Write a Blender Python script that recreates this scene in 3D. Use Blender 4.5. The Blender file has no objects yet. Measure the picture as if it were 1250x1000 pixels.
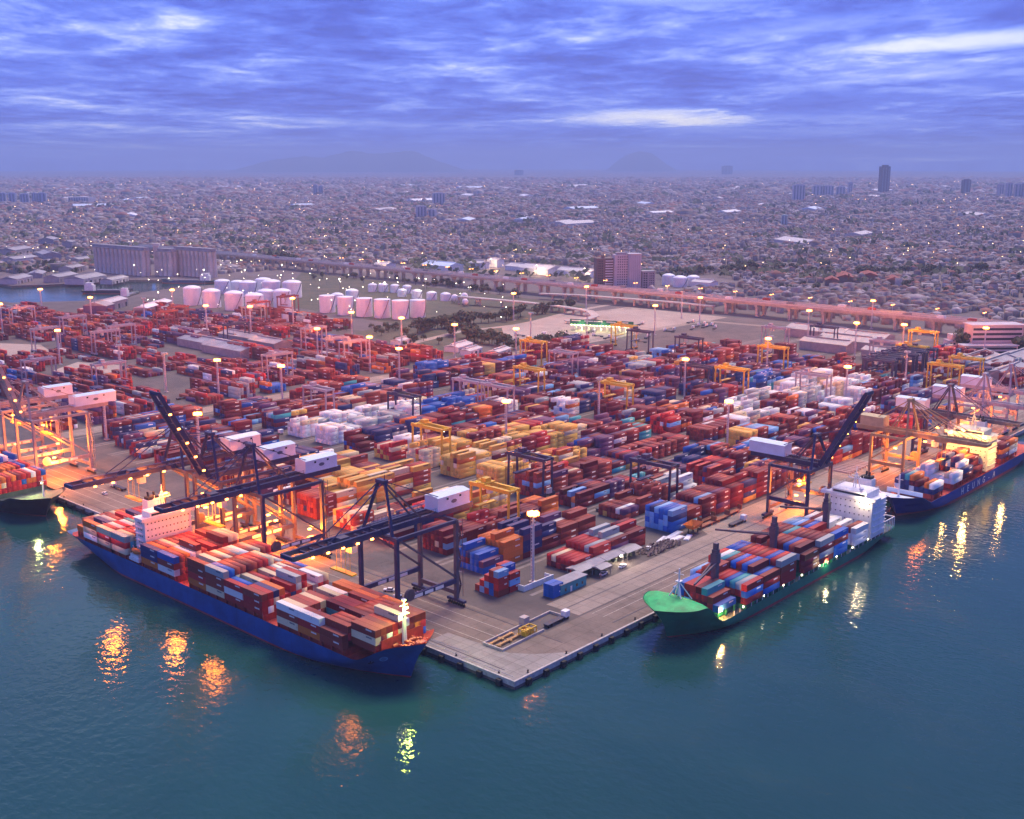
import bpy, math, random
import numpy as np
from mathutils import Vector, Matrix
random.seed(7); rng = np.random.default_rng(7)
SC = bpy.context.scene
COL = SC.collection
rad = math.radians

# ------------------------------------------------------------------ camera (X = along the eastern quay, Y = along the western quay, metres)
CAM = Vector((-253.28, -228.58, 168.0))
PITCH = math.atan(300 / 1379.0)
HEAD = rad(47.8)
cd = bpy.data.cameras.new('camera'); cam = bpy.data.objects.new('camera', cd); COL.objects.link(cam)
cam.location = CAM; cam.rotation_euler = (math.pi / 2 - PITCH, 0, -HEAD)
cd.sensor_width = 36; cd.lens = 36 * 1379 / 1250.0; cd.clip_start = 1; cd.clip_end = 90000
SC.camera = cam

# ------------------------------------------------------------------ world: dusk sky with cloud streets
SUN_EL, SUN_AZ = rad(58), rad(70)          # azimuth measured from +Y towards +X
w = bpy.data.worlds.new('World'); SC.world = w; w.use_nodes = True
nt = w.node_tree; nt.nodes.clear()
def N(t, **k):
    n = nt.nodes.new(t)
    for a, b in k.items(): setattr(n, a, b)
    return n
def link(a, b): nt.links.new(a, b)
def mth(op, a, b=None, c=None, clamp=False):
    n = N('ShaderNodeMath', operation=op); n.use_clamp = clamp
    for i, v in enumerate((a, b, c)):
        if v is None: continue
        if isinstance(v, (int, float)): n.inputs[i].default_value = v
        else: link(v, n.inputs[i])
    return n.outputs[0]
def ramp(fac, stops):
    n = N('ShaderNodeValToRGB'); link(fac, n.inputs[0]); r = n.color_ramp
    while len(r.elements) < len(stops): r.elements.new(0.5)
    for e, (p, c) in zip(r.elements, stops): e.position = p; e.color = (*c, 1) if len(c) == 3 else c
    return n.outputs[0]
tc = N('ShaderNodeTexCoord'); sep = N('ShaderNodeSeparateXYZ'); link(tc.outputs['Generated'], sep.inputs[0])
X, Y, Z = sep.outputs
# frame of the view azimuth only fixes where the cloud breaks lie in the sky
hx, hy = math.sin(HEAD), math.cos(HEAD)
fwd = mth('ADD', mth('MULTIPLY', X, hx), mth('MULTIPLY', Y, hy))
lat = mth('SUBTRACT', mth('MULTIPLY', X, hy), mth('MULTIPLY', Y, hx))
az = mth('ARCTAN2', lat, fwd); el = mth('ARCSINE', Z)
zz = mth('ADD', mth('MAXIMUM', Z, 0.0), 0.045)
cu, cv = mth('DIVIDE', lat, zz), mth('DIVIDE', fwd, zz)
cmb = N('ShaderNodeCombineXYZ'); link(mth('MULTIPLY', cu, 1.3), cmb.inputs[0]); link(cv, cmb.inputs[1])
def noise(vec, scale, det, rough=.55, off=0, dist=0.0):
    n = N('ShaderNodeTexNoise'); n.noise_dimensions = '4D'
    link(vec, n.inputs['Vector']); n.inputs['W'].default_value = off
    n.inputs['Scale'].default_value = scale; n.inputs['Detail'].default_value = det; n.inputs['Roughness'].default_value = rough
    n.inputs['Distortion'].default_value = dist
    return n.outputs['Fac']
n1 = noise(cmb.outputs[0], 0.5, 9, .62, 2.3, .7)
n2 = noise(cmb.outputs[0], 2.2, 8, .66, 8.1, .5)
n3 = noise(cmb.outputs[0], 0.13, 3, .5, 4.4)
cloud = mth('ADD', mth('ADD', mth('MULTIPLY', n1, .45), mth('MULTIPLY', n2, .33)), mth('MULTIPLY', n3, .22))
def px_az(px): return math.atan((px - 625) / 1411.0)
def px_el(py): return math.atan((200 - py) / 1379.0)
def brk(px, py, wx, wy, amp, tilt=0.0):
    du = mth('DIVIDE', mth('SUBTRACT', az, px_az(px)), wx / 1400.0)
    dv = mth('DIVIDE', mth('SUBTRACT', mth('SUBTRACT', el, px_el(py)), mth('MULTIPLY', mth('SUBTRACT', az, px_az(px)), tilt)), wy / 1400.0)
    q = mth('ADD', mth('MULTIPLY', du, du), mth('MULTIPLY', dv, dv))
    q = mth('ADD', q, mth('MULTIPLY', mth('ADD', mth('MULTIPLY', mth('SUBTRACT', n2, .5), 3.6), mth('MULTIPLY', mth('SUBTRACT', n1, .5), 3.4)), 1.0))
    g = mth('SUBTRACT', 1.0, q, clamp=True)
    return mth('MULTIPLY', mth('POWER', g, 0.9), amp)
breaks = None
for a in [(795, 147, 135, 13, .55, 0), (1150, 70, 190, 14, .5, .04), (950, 155, 190, 16, .24, 0), (840, 8, 160, 16, .26, 0), (1090, 110, 170, 26, .14, .05),
          (560, 158, 140, 7, .14, 0), (420, 152, 110, 6, .14, 0), (330, 186, 130, 5, .14, 0), (1010, 45, 190, 12, .18, .06), (170, 104, 150, 7, .10, 0)]:
    b_ = brk(*a); breaks = b_ if breaks is None else mth('ADD', breaks, b_)
cl = mth('ADD', mth('MULTIPLY', mth('SUBTRACT', cloud, 0.5), 3.4), 0.42)
cl = mth('ADD', cl, breaks)
ccol = ramp(cl, [(0.0, (.040, .060, .34)), (.25, (.050, .090, .55)), (.45, (.095, .175, .76)), (.62, (.25, .35, .88)), (.8, (.62, .68, .96)), (1.0, (1.0, .98, .90))])
sky = N('ShaderNodeTexSky', sky_type='NISHITA'); sky.sun_disc = False
sky.sun_elevation = SUN_EL; sky.sun_rotation = SUN_AZ; sky.air_density = 1.4; sky.dust_density = 2.0; sky.ozone_density = 3.0
skm = N('ShaderNodeMix', data_type='RGBA', blend_type='MULTIPLY'); skm.inputs[0].default_value = 1
link(sky.outputs[0], skm.inputs[6]); skm.inputs[7].default_value = (.07, .07, .08, 1)
mixs = N('ShaderNodeMix', data_type='RGBA'); mixs.inputs[0].default_value = .92
link(skm.outputs[2], mixs.inputs[6]); link(ccol, mixs.inputs[7])
bg = N('ShaderNodeBackground'); link(mixs.outputs[2], bg.inputs[0]); bg.inputs[1].default_value = 0.70
w.cycles.sampling_method = 'MANUAL'; w.cycles.sample_map_resolution = 512
wo = N('ShaderNodeOutputWorld'); link(bg.outputs[0], wo.inputs[0])

# ------------------------------------------------------------------ sun through the overcast
sl = bpy.data.lights.new('sun', 'SUN'); sun = bpy.data.objects.new('sun', sl); COL.objects.link(sun)
sl.energy = 2.4; sl.angle = rad(32); sl.color = (1.0, .79, .58)
sd = Vector((math.sin(SUN_AZ) * math.cos(SUN_EL), math.cos(SUN_AZ) * math.cos(SUN_EL), math.sin(SUN_EL)))
sun.rotation_euler = sd.to_track_quat('Z', 'Y').to_euler(); sun.location = sd * 500
SC.view_settings.view_transform = 'Standard'; SC.view_settings.look = 'None'
SC.view_settings.exposure = 1.08; SC.view_settings.gamma = 1.0; SC.view_settings.use_curve_mapping = False
SC.cycles.max_bounces = 5; SC.cycles.diffuse_bounces = 2; SC.cycles.glossy_bounces = 2; SC.cycles.volume_bounces = 0
SC.cycles.sample_clamp_indirect = 4.0; SC.cycles.use_light_tree = True; SC.cycles.use_denoising = True

# ------------------------------------------------------------------ pixel of the photograph -> point of the port plane
QZ = 3.0
def px(x, y, z=QZ):
    u = (x - 625) / 1379.0; v = -(y - 500) / 1379.0
    f = math.cos(PITCH) + v * math.sin(PITCH); d = -math.sin(PITCH) + v * math.cos(PITCH)
    t = (z - CAM.z) / d
    return (CAM.x + t * (u * math.cos(HEAD) + f * math.sin(HEAD)), CAM.y + t * (-u * math.sin(HEAD) + f * math.cos(HEAD)))
def proj(a, b, z=QZ):
    da, db, dz = a - CAM.x, b - CAM.y, z - CAM.z
    l = da * math.cos(HEAD) - db * math.sin(HEAD); f = da * math.sin(HEAD) + db * math.cos(HEAD)
    dep = f * math.cos(PITCH) - dz * math.sin(PITCH); u = f * math.sin(PITCH) + dz * math.cos(PITCH)
    return (625 + 1379 * l / dep, 500 - 1379 * u / dep, dep)
def inpoly(x, y, P):
    c = False; j = len(P) - 1
    for i in range(len(P)):
        if (P[i][1] > y) != (P[j][1] > y) and x < (P[j][0] - P[i][0]) * (y - P[i][1]) / (P[j][1] - P[i][1]) + P[i][0]: c = not c
        j = i
    return c

# ------------------------------------------------------------------ materials
MATS = {}
def M(name, col=None, rough=.65, metal=0., var=.22, scale=.25, emit=None, es=0., streak=0., bump=0., spec=.4):
    if name in MATS: return MATS[name]
    m = bpy.data.materials.new(name); m.use_nodes = True; t = m.node_tree
    p = t.nodes['Principled BSDF']; p.inputs['Roughness'].default_value = rough; p.inputs['Metallic'].default_value = metal
    p.inputs['Specular IOR Level'].default_value = spec
    if var > 0:
        co = t.nodes.new('ShaderNodeTexCoord'); no = t.nodes.new('ShaderNodeTexNoise')
        no.inputs['Scale'].default_value = scale; no.inputs['Detail'].default_value = 6; no.inputs['Roughness'].default_value = .65
        mp = t.nodes.new('ShaderNodeMapping'); t.links.new(co.outputs['Object'], mp.inputs[0])
        if streak: mp.inputs['Scale'].default_value = (streak, streak, .25)
        t.links.new(mp.outputs[0], no.inputs['Vector'])
        r = t.nodes.new('ShaderNodeValToRGB'); t.links.new(no.outputs['Fac'], r.inputs[0])
        r.color_ramp.elements[0].position = .3; r.color_ramp.elements[1].position = .7
        r.color_ramp.elements[0].color = (*[c * (1 - var) * (1 - .25 * var) for c in col], 1)
        r.color_ramp.elements[1].color = (*[min(1, c * (1 + var * .7)) for c in col], 1)
        t.links.new(r.outputs[0], p.inputs['Base Color'])
        if bump:
            bn = t.nodes.new('ShaderNodeBump'); bn.inputs['Strength'].default_value = bump; t.links.new(no.outputs['Fac'], bn.inputs['Height']); t.links.new(bn.outputs[0], p.inputs['Normal'])
    else: p.inputs['Base Color'].default_value = (*col, 1)
    if emit: p.inputs['Emission Color'].default_value = (*emit, 1); p.inputs['Emission Strength'].default_value = es
    MATS[name] = m; return m
def fancy(name, build):
    m = bpy.data.materials.new(name); m.use_nodes = True; build(m.node_tree, m.node_tree.nodes['Principled BSDF']); MATS[name] = m; return m
def nd(t, typ, **k):
    n = t.nodes.new(typ)
    for a, b in k.items():
        if a.startswith('i_'): n.inputs[a[2:].replace('_', ' ')].default_value = b
        else: setattr(n, a, b)
    return n
def mixc(t, fac, a, b, blend='MIX'):
    n = t.nodes.new('ShaderNodeMix'); n.data_type = 'RGBA'; n.blend_type = blend
    for i, v in ((0, fac), (6, a), (7, b)):
        if isinstance(v, (int, float)): n.inputs[i].default_value = v
        elif isinstance(v, tuple): n.inputs[i].default_value = (*v, 1)
        else: t.links.new(v, n.inputs[i])
    return n.outputs[2]
def tm(t, op, a, b=None, clamp=False):
    n = t.nodes.new('ShaderNodeMath'); n.operation = op; n.use_clamp = clamp
    for i, v in enumerate((a, b)):
        if v is None: continue
        if isinstance(v, (int, float)): n.inputs[i].default_value = v
        else: t.links.new(v, n.inputs[i])
    return n.outputs[0]
def tnoise(t, scale, det=5, rough=.6, co='Object', scl=None):
    c = t.nodes.new('ShaderNodeTexCoord'); n = t.nodes.new('ShaderNodeTexNoise'); n.inputs['Scale'].default_value = scale
    n.inputs['Detail'].default_value = det; n.inputs['Roughness'].default_value = rough
    if scl:
        mp = t.nodes.new('ShaderNodeMapping'); mp.inputs['Scale'].default_value = scl; t.links.new(c.outputs[co], mp.inputs[0]); t.links.new(mp.outputs[0], n.inputs['Vector'])
    else: t.links.new(c.outputs[co], n.inputs['Vector'])
    return n.outputs['Fac']
def smooth(t, v, lo, hi):
    n = t.nodes.new('ShaderNodeMapRange'); n.interpolation_type = 'SMOOTHSTEP'; t.links.new(v, n.inputs[0]); n.inputs[1].default_value = lo; n.inputs[2].default_value = hi
    return n.outputs[0]

def container_mat(attr):
    def b(t, p):
        if attr:
            a = nd(t, 'ShaderNodeAttribute', attribute_name='tint'); colr = a.outputs['Color']; rnd = a.outputs['Alpha']
        else:
            a = nd(t, 'ShaderNodeObjectInfo'); colr = a.outputs['Color']; rnd = a.outputs['Random']
        g = nd(t, 'ShaderNodeNewGeometry'); sx = nd(t, 'ShaderNodeSeparateXYZ'); t.links.new(g.outputs['Normal'], sx.inputs[0])
        po = nd(t, 'ShaderNodeTexNoise', i_Scale=.35, i_Detail=7.0, i_Roughness=.7); t.links.new(g.outputs['Position'], po.inputs['Vector'])
        top = smooth(t, sx.outputs[2], .6, .9)
        c = mixc(t, tm(t, 'MULTIPLY', top, .17), colr, (.40, .25, .21))          # dusty, sun bleached roofs
        c = mixc(t, tm(t, 'MULTIPLY', smooth(t, po.outputs['Fac'], .55, .8), .35), c, (.07, .035, .03))
        c = mixc(t, tm(t, 'MULTIPLY', smooth(t, po.outputs['Fac'], .42, .25), .14), c, (.45, .42, .4))
        uv = nd(t, 'ShaderNodeUVMap', uv_map='side'); su = nd(t, 'ShaderNodeSeparateXYZ'); t.links.new(uv.outputs[0], su.inputs[0])
        U, V = su.outputs[0], su.outputs[1]
        def band(v, lo, hi): return tm(t, 'MULTIPLY', tm(t, 'GREATER_THAN', v, lo), tm(t, 'LESS_THAN', v, hi))
        k = tm(t, 'MULTIPLY', band(U, .60, .84), band(V, .62, .84))
        cx = nd(t, 'ShaderNodeTexNoise', i_Scale=26.0, i_Detail=1.0); t.links.new(uv.outputs[0], cx.inputs['Vector'])
        k = tm(t, 'MULTIPLY', k, tm(t, 'GREATER_THAN', cx.outputs['Fac'], .40))
        k = tm(t, 'MULTIPLY', k, tm(t, 'GREATER_THAN', rnd, .38))
        lum = nd(t, 'ShaderNodeRGBToBW'); t.links.new(colr, lum.inputs[0])
        ink = mixc(t, tm(t, 'GREATER_THAN', lum.outputs[0], .33), (.75, .74, .72), (.05, .07, .12))
        c = mixc(t, tm(t, 'MULTIPLY', k, .9), c, ink)
        t.links.new(c, p.inputs['Base Color']); p.inputs['Roughness'].default_value = .65; p.inputs['Specular IOR Level'].default_value = .12
    return b
CMAT = fancy('painted_steel_container', container_mat(False)); CMATS = fancy('painted_steel_container_mass', container_mat(True))
def attr_mat(rough):
    def b(t, p):
        a = nd(t, 'ShaderNodeAttribute', attribute_name='tint')
        n = tnoise(t, .15, 5)
        c = mixc(t, smooth(t, n, .35, .7), a.outputs['Color'], mixc(t, .5, a.outputs['Color'], (.07, .06, .06)))
        t.links.new(c, p.inputs['Base Color']); p.inputs['Roughness'].default_value = rough; p.inputs['Specular IOR Level'].default_value = .25
    return b
ROOFM = fancy('town_roof', attr_mat(.8))
def obj_mat(t, p):
    a = nd(t, 'ShaderNodeObjectInfo'); n = tnoise(t, .3, 5)
    c = mixc(t, smooth(t, n, .35, .7), a.outputs['Color'], mixc(t, .4, a.outputs['Color'], (.08, .07, .07)))
    t.links.new(c, p.inputs['Base Color']); p.inputs['Roughness'].default_value = .8
OBJM = fancy('house_paint', obj_mat)
def water_mat(t, p):
    n = tnoise(t, .012, 4); n2 = tnoise(t, .003, 3)
    c = mixc(t, smooth(t, n, .3, .75), (.010, .050, .045), (.014, .068, .058))
    c = mixc(t, tm(t, 'MULTIPLY', smooth(t, n2, .4, .65), .5), c, (.012, .046, .050))
    t.links.new(c, p.inputs['Base Color']); t.links.new(tm(t, 'ADD', tm(t, 'MULTIPLY', smooth(t, tnoise(t, .018, 4, .6, 'Object', (1, .6, 1)), .40, .66), .13), .03), p.inputs['Roughness']); p.inputs['IOR'].default_value = 1.33
    w1 = tnoise(t, .30, 3, .55, 'Object', (1.2, .8, 1)); w2 = tnoise(t, .05, 3, .5)
    h = tm(t, 'ADD', tm(t, 'MULTIPLY', w1, .62), tm(t, 'MULTIPLY', w2, .5))
    b = nd(t, 'ShaderNodeBump', i_Strength=.36, i_Distance=1.0); t.links.new(h, b.inputs['Height']); t.links.new(b.outputs[0], p.inputs['Normal'])
WATER = fancy('harbour_water', water_mat)
def concrete(colA, colB, colC, panel=None, s=.05):
    def b(t, p):
        n = tnoise(t, s, 7, .65); n2 = tnoise(t, .8, 4, .6); n3 = tnoise(t, .25, 5, .6, 'Object', (1, .12, 1)); n4 = tnoise(t, .25, 5, .6, 'Object', (.12, 1, 1))
        c = mixc(t, smooth(t, n, .3, .7), colA, colB)
        c = mixc(t, tm(t, 'MULTIPLY', smooth(t, n2, .5, .75), .5), c, colC)
        c = mixc(t, tm(t, 'MULTIPLY', smooth(t, n3, .52, .72), .45), c, colC)
        c = mixc(t, tm(t, 'MULTIPLY', smooth(t, n4, .55, .75), .35), c, colC)
        n5 = tnoise(t, .035, 6, .7); c = mixc(t, tm(t, 'MULTIPLY', smooth(t, n5, .56, .70), .62), c, tuple(v * .62 for v in colC))
        if panel:
            co = nd(t, 'ShaderNodeTexCoord'); br = nd(t, 'ShaderNodeTexBrick', i_Scale=1.0, offset=.0)
            br.inputs['Brick Width'].default_value = panel; br.inputs['Row Height'].default_value = panel; br.inputs['Mortar Size'].default_value = .09
            br.inputs['Color1'].default_value = (1, 1, 1, 1); br.inputs['Color2'].default_value = (.86, .86, .86, 1); br.inputs['Mortar'].default_value = (.5, .5, .5, 1)
            t.links.new(co.outputs['Object'], br.inputs['Vector']); c = mixc(t, 1.0, c, br.outputs['Color'], 'MULTIPLY')
        t.links.new(c, p.inputs['Base Color']); p.inputs['Roughness'].default_value = .85; p.inputs['Specular IOR Level'].default_value = .3
    return b
APRON = fancy('apron_concrete', concrete((.16, .125, .10), (.235, .18, .145), (.085, .065, .055), 7.0))
YARD = fancy('yard_paving', concrete((.085, .07, .066), (.135, .11, .10), (.06, .05, .048), None))
PALE = fancy('pale_concrete', concrete((.27, .215, .175), (.33, .265, .215), (.17, .135, .11), 6.0))
EARTH = fancy('bare_earth', concrete((.33, .26, .21), (.42, .33, .27), (.20, .16, .13), None, .02))
SCRUB = fancy('scrub_ground', concrete((.05, .055, .03), (.10, .085, .05), (.16, .12, .085), None, .03))
CITYG = fancy('town_ground', concrete((.11, .085, .085), (.16, .12, .12), (.07, .06, .05), None, .01))

WHITE = M('white_paint', (.74, .73, .74), .5, var=.12, streak=1.5); PALEB = M('pale_blue_paint', (.55, .64, .76), .5, var=.1)
NAVY = M('navy_steel', (.026, .022, .085), .5, var=.35, scale=.4); MAUVE = M('weathered_steel', (.10, .07, .10), .55, var=.35)
TAN = M('tan_steel', (.36, .25, .12), .55, var=.25); YEL = M('yellow_steel', (.66, .40, .03), .45, var=.2); GREYS = M('grey_steel', (.22, .21, .23), .5, var=.25)
LILAC = M('lilac_grey_steel', (.38, .34, .38), .5, var=.2); MASTM = M('galvanised_steel', (.55, .52, .56), .45, metal=.2, var=.15)
BLACK = M('black_rubber', (.018, .017, .018), .7, var=.3); DARKW = M('dark_glass', (.02, .025, .035), .12, var=0, spec=.7)
REDD = M('red_deck', (.42, .045, .03), .6, var=.35, scale=.5); REDBOOT = M('red_boot_paint', (.33, .05, .045), .6, var=.3, streak=1.2, scale=.4)
def hullpaint(name, col, rust=.5):
    def b(t, p):
        n = tnoise(t, .12, 5, .6); st = tnoise(t, .9, 5, .7, 'Object', (1, 1, .10)); pt = tnoise(t, .25, 2, .4, 'Object', (.35, 1, 1))
        c = mixc(t, smooth(t, n, .3, .7), tuple(v * .72 for v in col), tuple(min(1, v * 1.22) for v in col))
        c = mixc(t, tm(t, 'MULTIPLY', smooth(t, pt, .56, .60), .28), c, tuple(v * .6 for v in col))
        c = mixc(t, tm(t, 'MULTIPLY', smooth(t, st, .58, .76), rust), c, (.14, .055, .03))
        co = nd(t, 'ShaderNodeTexCoord'); sx = nd(t, 'ShaderNodeSeparateXYZ'); t.links.new(co.outputs['Object'], sx.inputs[0])
        sm = tm(t, 'LESS_THAN', tm(t, 'FRACT', tm(t, 'DIVIDE', sx.outputs[0], 11.0)), .016); c = mixc(t, tm(t, 'MULTIPLY', sm, .35), c, (.01, .01, .012))
        t.links.new(c, p.inputs['Base Color']); p.inputs['Roughness'].default_value = .45; p.inputs['Specular IOR Level'].default_value = .35
    return fancy(name, b)
HBLUE = hullpaint('blue_hull', (.008, .072, .25), .35); HNAVY = hullpaint('indigo_hull', (.016, .024, .22), .3)
HGREEN = hullpaint('dark_green_hull', (.010, .165, .095), .4); FGREEN = M('bright_green_deck', (.006, .40, .105), .6, var=.35, scale=.3)
HBLACK = M('black_hull', (.02, .018, .022), .45, var=.3, streak=.6); DKGREEN = M('grey_green_deck', (.10, .12, .10), .7, var=.3)
CONC = M('pier_concrete', (.46, .40, .36), .85, var=.25, scale=.2); ASPH = M('asphalt', (.13, .11, .105), .85, var=.25, scale=.1)
ORANGE = M('orange_paint', (.60, .17, .02), .5, var=.2); TEAL = M('teal_paint', (.03, .27, .33), .55, var=.2)
GREENC = M('gate_green', (.01, .16, .09), .5, var=.15); ZINC = M('zinc_roof', (.30, .28, .30), .55, var=.3, streak=.5); BROWN = M('brown_render', (.16, .11, .10), .8, var=.25)
SILO = M('silo_concrete', (.56, .50, .48), .8, var=.35, streak=.35, scale=.2); TANKW = M('tank_white', (.80, .79, .82), .5, var=.12, streak=.5)
LEAF = M('leaf', (.055, .065, .025), .7, var=.5, scale=1.2); BARK = M('bark', (.07, .05, .035), .9, var=.3)
LAMP = M('sodium_lamp', (1, .6, .3), var=0, emit=(1, .30, .04), es=10.0); LAMPW = M('white_lamp', (1, .95, .8), var=0, emit=(1, .86, .60), es=9.0); LAMPG = M('green_white_lamp', (.9, 1, .7), var=0, emit=(.80, 1, .35), es=4.0)
LITW = M('lit_window', (.9, .7, .4), var=0, emit=(1, .72, .38), es=2.2); CITYL = M('town_lamp', (1, .7, .4), var=0, emit=(1, .62, .28), es=9.0)
BEIGE = M('beige_render', (.42, .36, .34), .8, var=.2); GREYR = M('grey_render', (.30, .28, .31), .8, var=.2); PINKR = M('pale_render', (.50, .45, .47), .8, var=.15); REDR = M('red_roof', (.26, .06, .04), .8, var=.3)

# ------------------------------------------------------------------ mesh helpers
class MB:
    def __init__(s): s.v = []; s.f = []; s.m = []
    def quad(s, pts, m=0):
        i = len(s.v); s.v += [tuple(p) for p in pts]; s.f.append(tuple(range(i, i + len(pts)))); s.m.append(m); return s
    def box(s, x0, x1, y0, y1, z0, z1, m=0):
        i = len(s.v); s.v += [(x0, y0, z0), (x1, y0, z0), (x1, y1, z0), (x0, y1, z0), (x0, y0, z1), (x1, y0, z1), (x1, y1, z1), (x0, y1, z1)]
        s.f += [(i, i + 3, i + 2, i + 1), (i + 4, i + 5, i + 6, i + 7), (i, i + 1, i + 5, i + 4), (i + 1, i + 2, i + 6, i + 5), (i + 2, i + 3, i + 7, i + 6), (i + 3, i, i + 4, i + 7)]
        s.m += [m] * 6; return s
    def bar(s, p, q, w, h=None, m=0):
        p, q = Vector(p), Vector(q); h = h or w; d = (q - p)
        if d.length < 1e-6: return s
        d.normalize(); up = Vector((0, 0, 1)) if abs(d.z) < .95 else Vector((1, 0, 0))
        r = d.cross(up).normalized(); u = r.cross(d)
        i = len(s.v)
        for c in (p, q):
            for a, b in ((-1, -1), (1, -1), (1, 1), (-1, 1)): s.v.append(tuple(c + r * a * w / 2 + u * b * h / 2))
        s.f += [(i, i + 1, i + 2, i + 3), (i + 7, i + 6, i + 5, i + 4)] + [(i + k, i + 4 + k, i + 4 + (k + 1) % 4, i + (k + 1) % 4) for k in range(4)]
        s.m += [m] * 6; return s
    def cyl(s, p, q, r0, r1=None, n=12, m=0, cap=True):
        p, q = Vector(p), Vector(q); r1 = r0 if r1 is None else r1; d = (q - p).normalized()
        up = Vector((0, 0, 1)) if abs(d.z) < .95 else Vector((1, 0, 0)); a = d.cross(up).normalized(); b = a.cross(d)
        i = len(s.v)
        for c, r in ((p, r0), (q, r1)):
            for k in range(n):
                th = 2 * math.pi * k / n; s.v.append(tuple(c + a * math.cos(th) * r + b * math.sin(th) * r))
        for k in range(n): s.f.append((i + k, i + (k + 1) % n, i + n + (k + 1) % n, i + n + k)); s.m.append(m)
        if cap: s.f += [tuple(i + k for k in reversed(range(n))), tuple(i + n + k for k in range(n))]; s.m += [m, m]
        return s
    def prism(s, pts, z0, z1, m=0):
        n = len(pts); i = len(s.v); s.v += [(x, y, z0) for x, y in pts] + [(x, y, z1) for x, y in pts]
        for k in range(n): s.f.append((i + k, i + (k + 1) % n, i + n + (k + 1) % n, i + n + k)); s.m.append(m)
        s.f += [tuple(i + k for k in reversed(range(n))), tuple(i + n + k for k in range(n))]; s.m += [m, m]; return s
    def lathe(s, prof, n=16, m=0, c=(0, 0)):
        i = len(s.v); k_ = len(prof)
        for r, z in prof:
            for k in range(n): th = 2 * math.pi * k / n; s.v.append((c[0] + r * math.cos(th), c[1] + r * math.sin(th), z))
        for j in range(k_ - 1):
            for k in range(n): s.f.append((i + j * n + k, i + j * n + (k + 1) % n, i + (j + 1) * n + (k + 1) % n, i + (j + 1) * n + k)); s.m.append(m)
        return s
    def gable(s, x0, x1, y0, y1, z0, z1, m=0, along='x', ov=.4):
        if along == 'x':
            ym = (y0 + y1) / 2; a = [(x0 - ov, y0 - ov, z0), (x1 + ov, y0 - ov, z0), (x1 + ov, y1 + ov, z0), (x0 - ov, y1 + ov, z0), (x0 - ov, ym, z1), (x1 + ov, ym, z1)]
            fs = [(0, 1, 5, 4), (2, 3, 4, 5), (1, 2, 5), (3, 0, 4), (0, 3, 2, 1)]
        else:
            xm = (x0 + x1) / 2; a = [(x0 - ov, y0 - ov, z0), (x1 + ov, y0 - ov, z0), (x1 + ov, y1 + ov, z0), (x0 - ov, y1 + ov, z0), (xm, y0 - ov, z1), (xm, y1 + ov, z1)]
            fs = [(1, 2, 5, 4), (3, 0, 4, 5), (0, 1, 4), (2, 3, 5), (0, 3, 2, 1)]
        i = len(s.v); s.v += a; s.f += [tuple(i + k for k in f) for f in fs]; s.m += [m] * 5; return s
    def mesh(s, name, mats):
        me = bpy.data.meshes.new(name); me.from_pydata(s.v, [], s.f)
        if not isinstance(mats, (list, tuple)): mats = [mats]
        for m in mats: me.materials.append(m)
        if len(mats) > 1: me.polygons.foreach_set('material_index', s.m)
        me.update(); return me
    def build(s, name, mats, parent=None, loc=(0, 0, 0), rz=0, sm=False):
        me = s.mesh(name, mats)
        if sm: me.polygons.foreach_set('use_smooth', [True] * len(me.polygons))
        return obj(name, me, parent, loc, rz)
def obj(name, me, parent=None, loc=(0, 0, 0), rz=0):
    o = bpy.data.objects.new(name, me); COL.objects.link(o); o.location = loc; o.rotation_euler = (0, 0, rz)
    if parent is not None: o.parent = parent
    return o
def tag(o, label=None, cat=None, group=None, kind=None):
    if label: o['label'] = label
    if cat: o['category'] = cat
    if group: o['group'] = group
    if kind: o['kind'] = kind
    return o
def thing(name, label, cat, loc=(0, 0, 0), rz=0, group=None):
    return tag(obj(name, None, None, loc, rz), label, cat, group)
KIDS = {}
def dup(root, loc, rz, label=None, group=None):
    if root.name not in KIDS:
        ch = {}
        for o in COL.objects:
            if o.parent: ch.setdefault(o.parent.name, []).append(o)
        KIDS[root.name] = [(c, ch.get(c.name, [])) for c in ch.get(root.name, [])]
    r = root.copy(); COL.objects.link(r); r.location = loc; r.rotation_euler = (0, 0, rz)
    if label: r['label'] = label
    if group: r['group'] = group
    for c, gs in KIDS[root.name]:
        k = c.copy(); COL.objects.link(k); k.parent = r
        for g in gs:
            d = g.copy(); COL.objects.link(d); d.parent = k
    return r
def struct(name, mb, mats, parent=None, loc=(0, 0, 0), rz=0, label=None):
    o = mb.build(name, mats, parent, loc, rz)
    if parent is None: tag(o, label, None, None, 'structure')
    return o
def point(name, parent, loc, power, col, radius=.6):
    l = bpy.data.lights.new(name, 'POINT'); l.energy = power; l.color = col; l.shadow_soft_size = radius
    o = bpy.data.objects.new(name, l); COL.objects.link(o); o.location = loc
    if parent is not None: o.parent = parent
    return o
SODIUM = (1.0, .21, .014)
ORD = ['first', 'second', 'third', 'fourth', 'fifth', 'sixth', 'seventh', 'eighth', 'ninth', 'tenth', 'eleventh', 'twelfth', 'thirteenth', 'fourteenth', 'fifteenth', 'sixteenth', 'seventeenth', 'eighteenth', 'nineteenth', 'twentieth']
def ordw(i): return ORD[i] if i < 20 else 'far'

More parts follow.
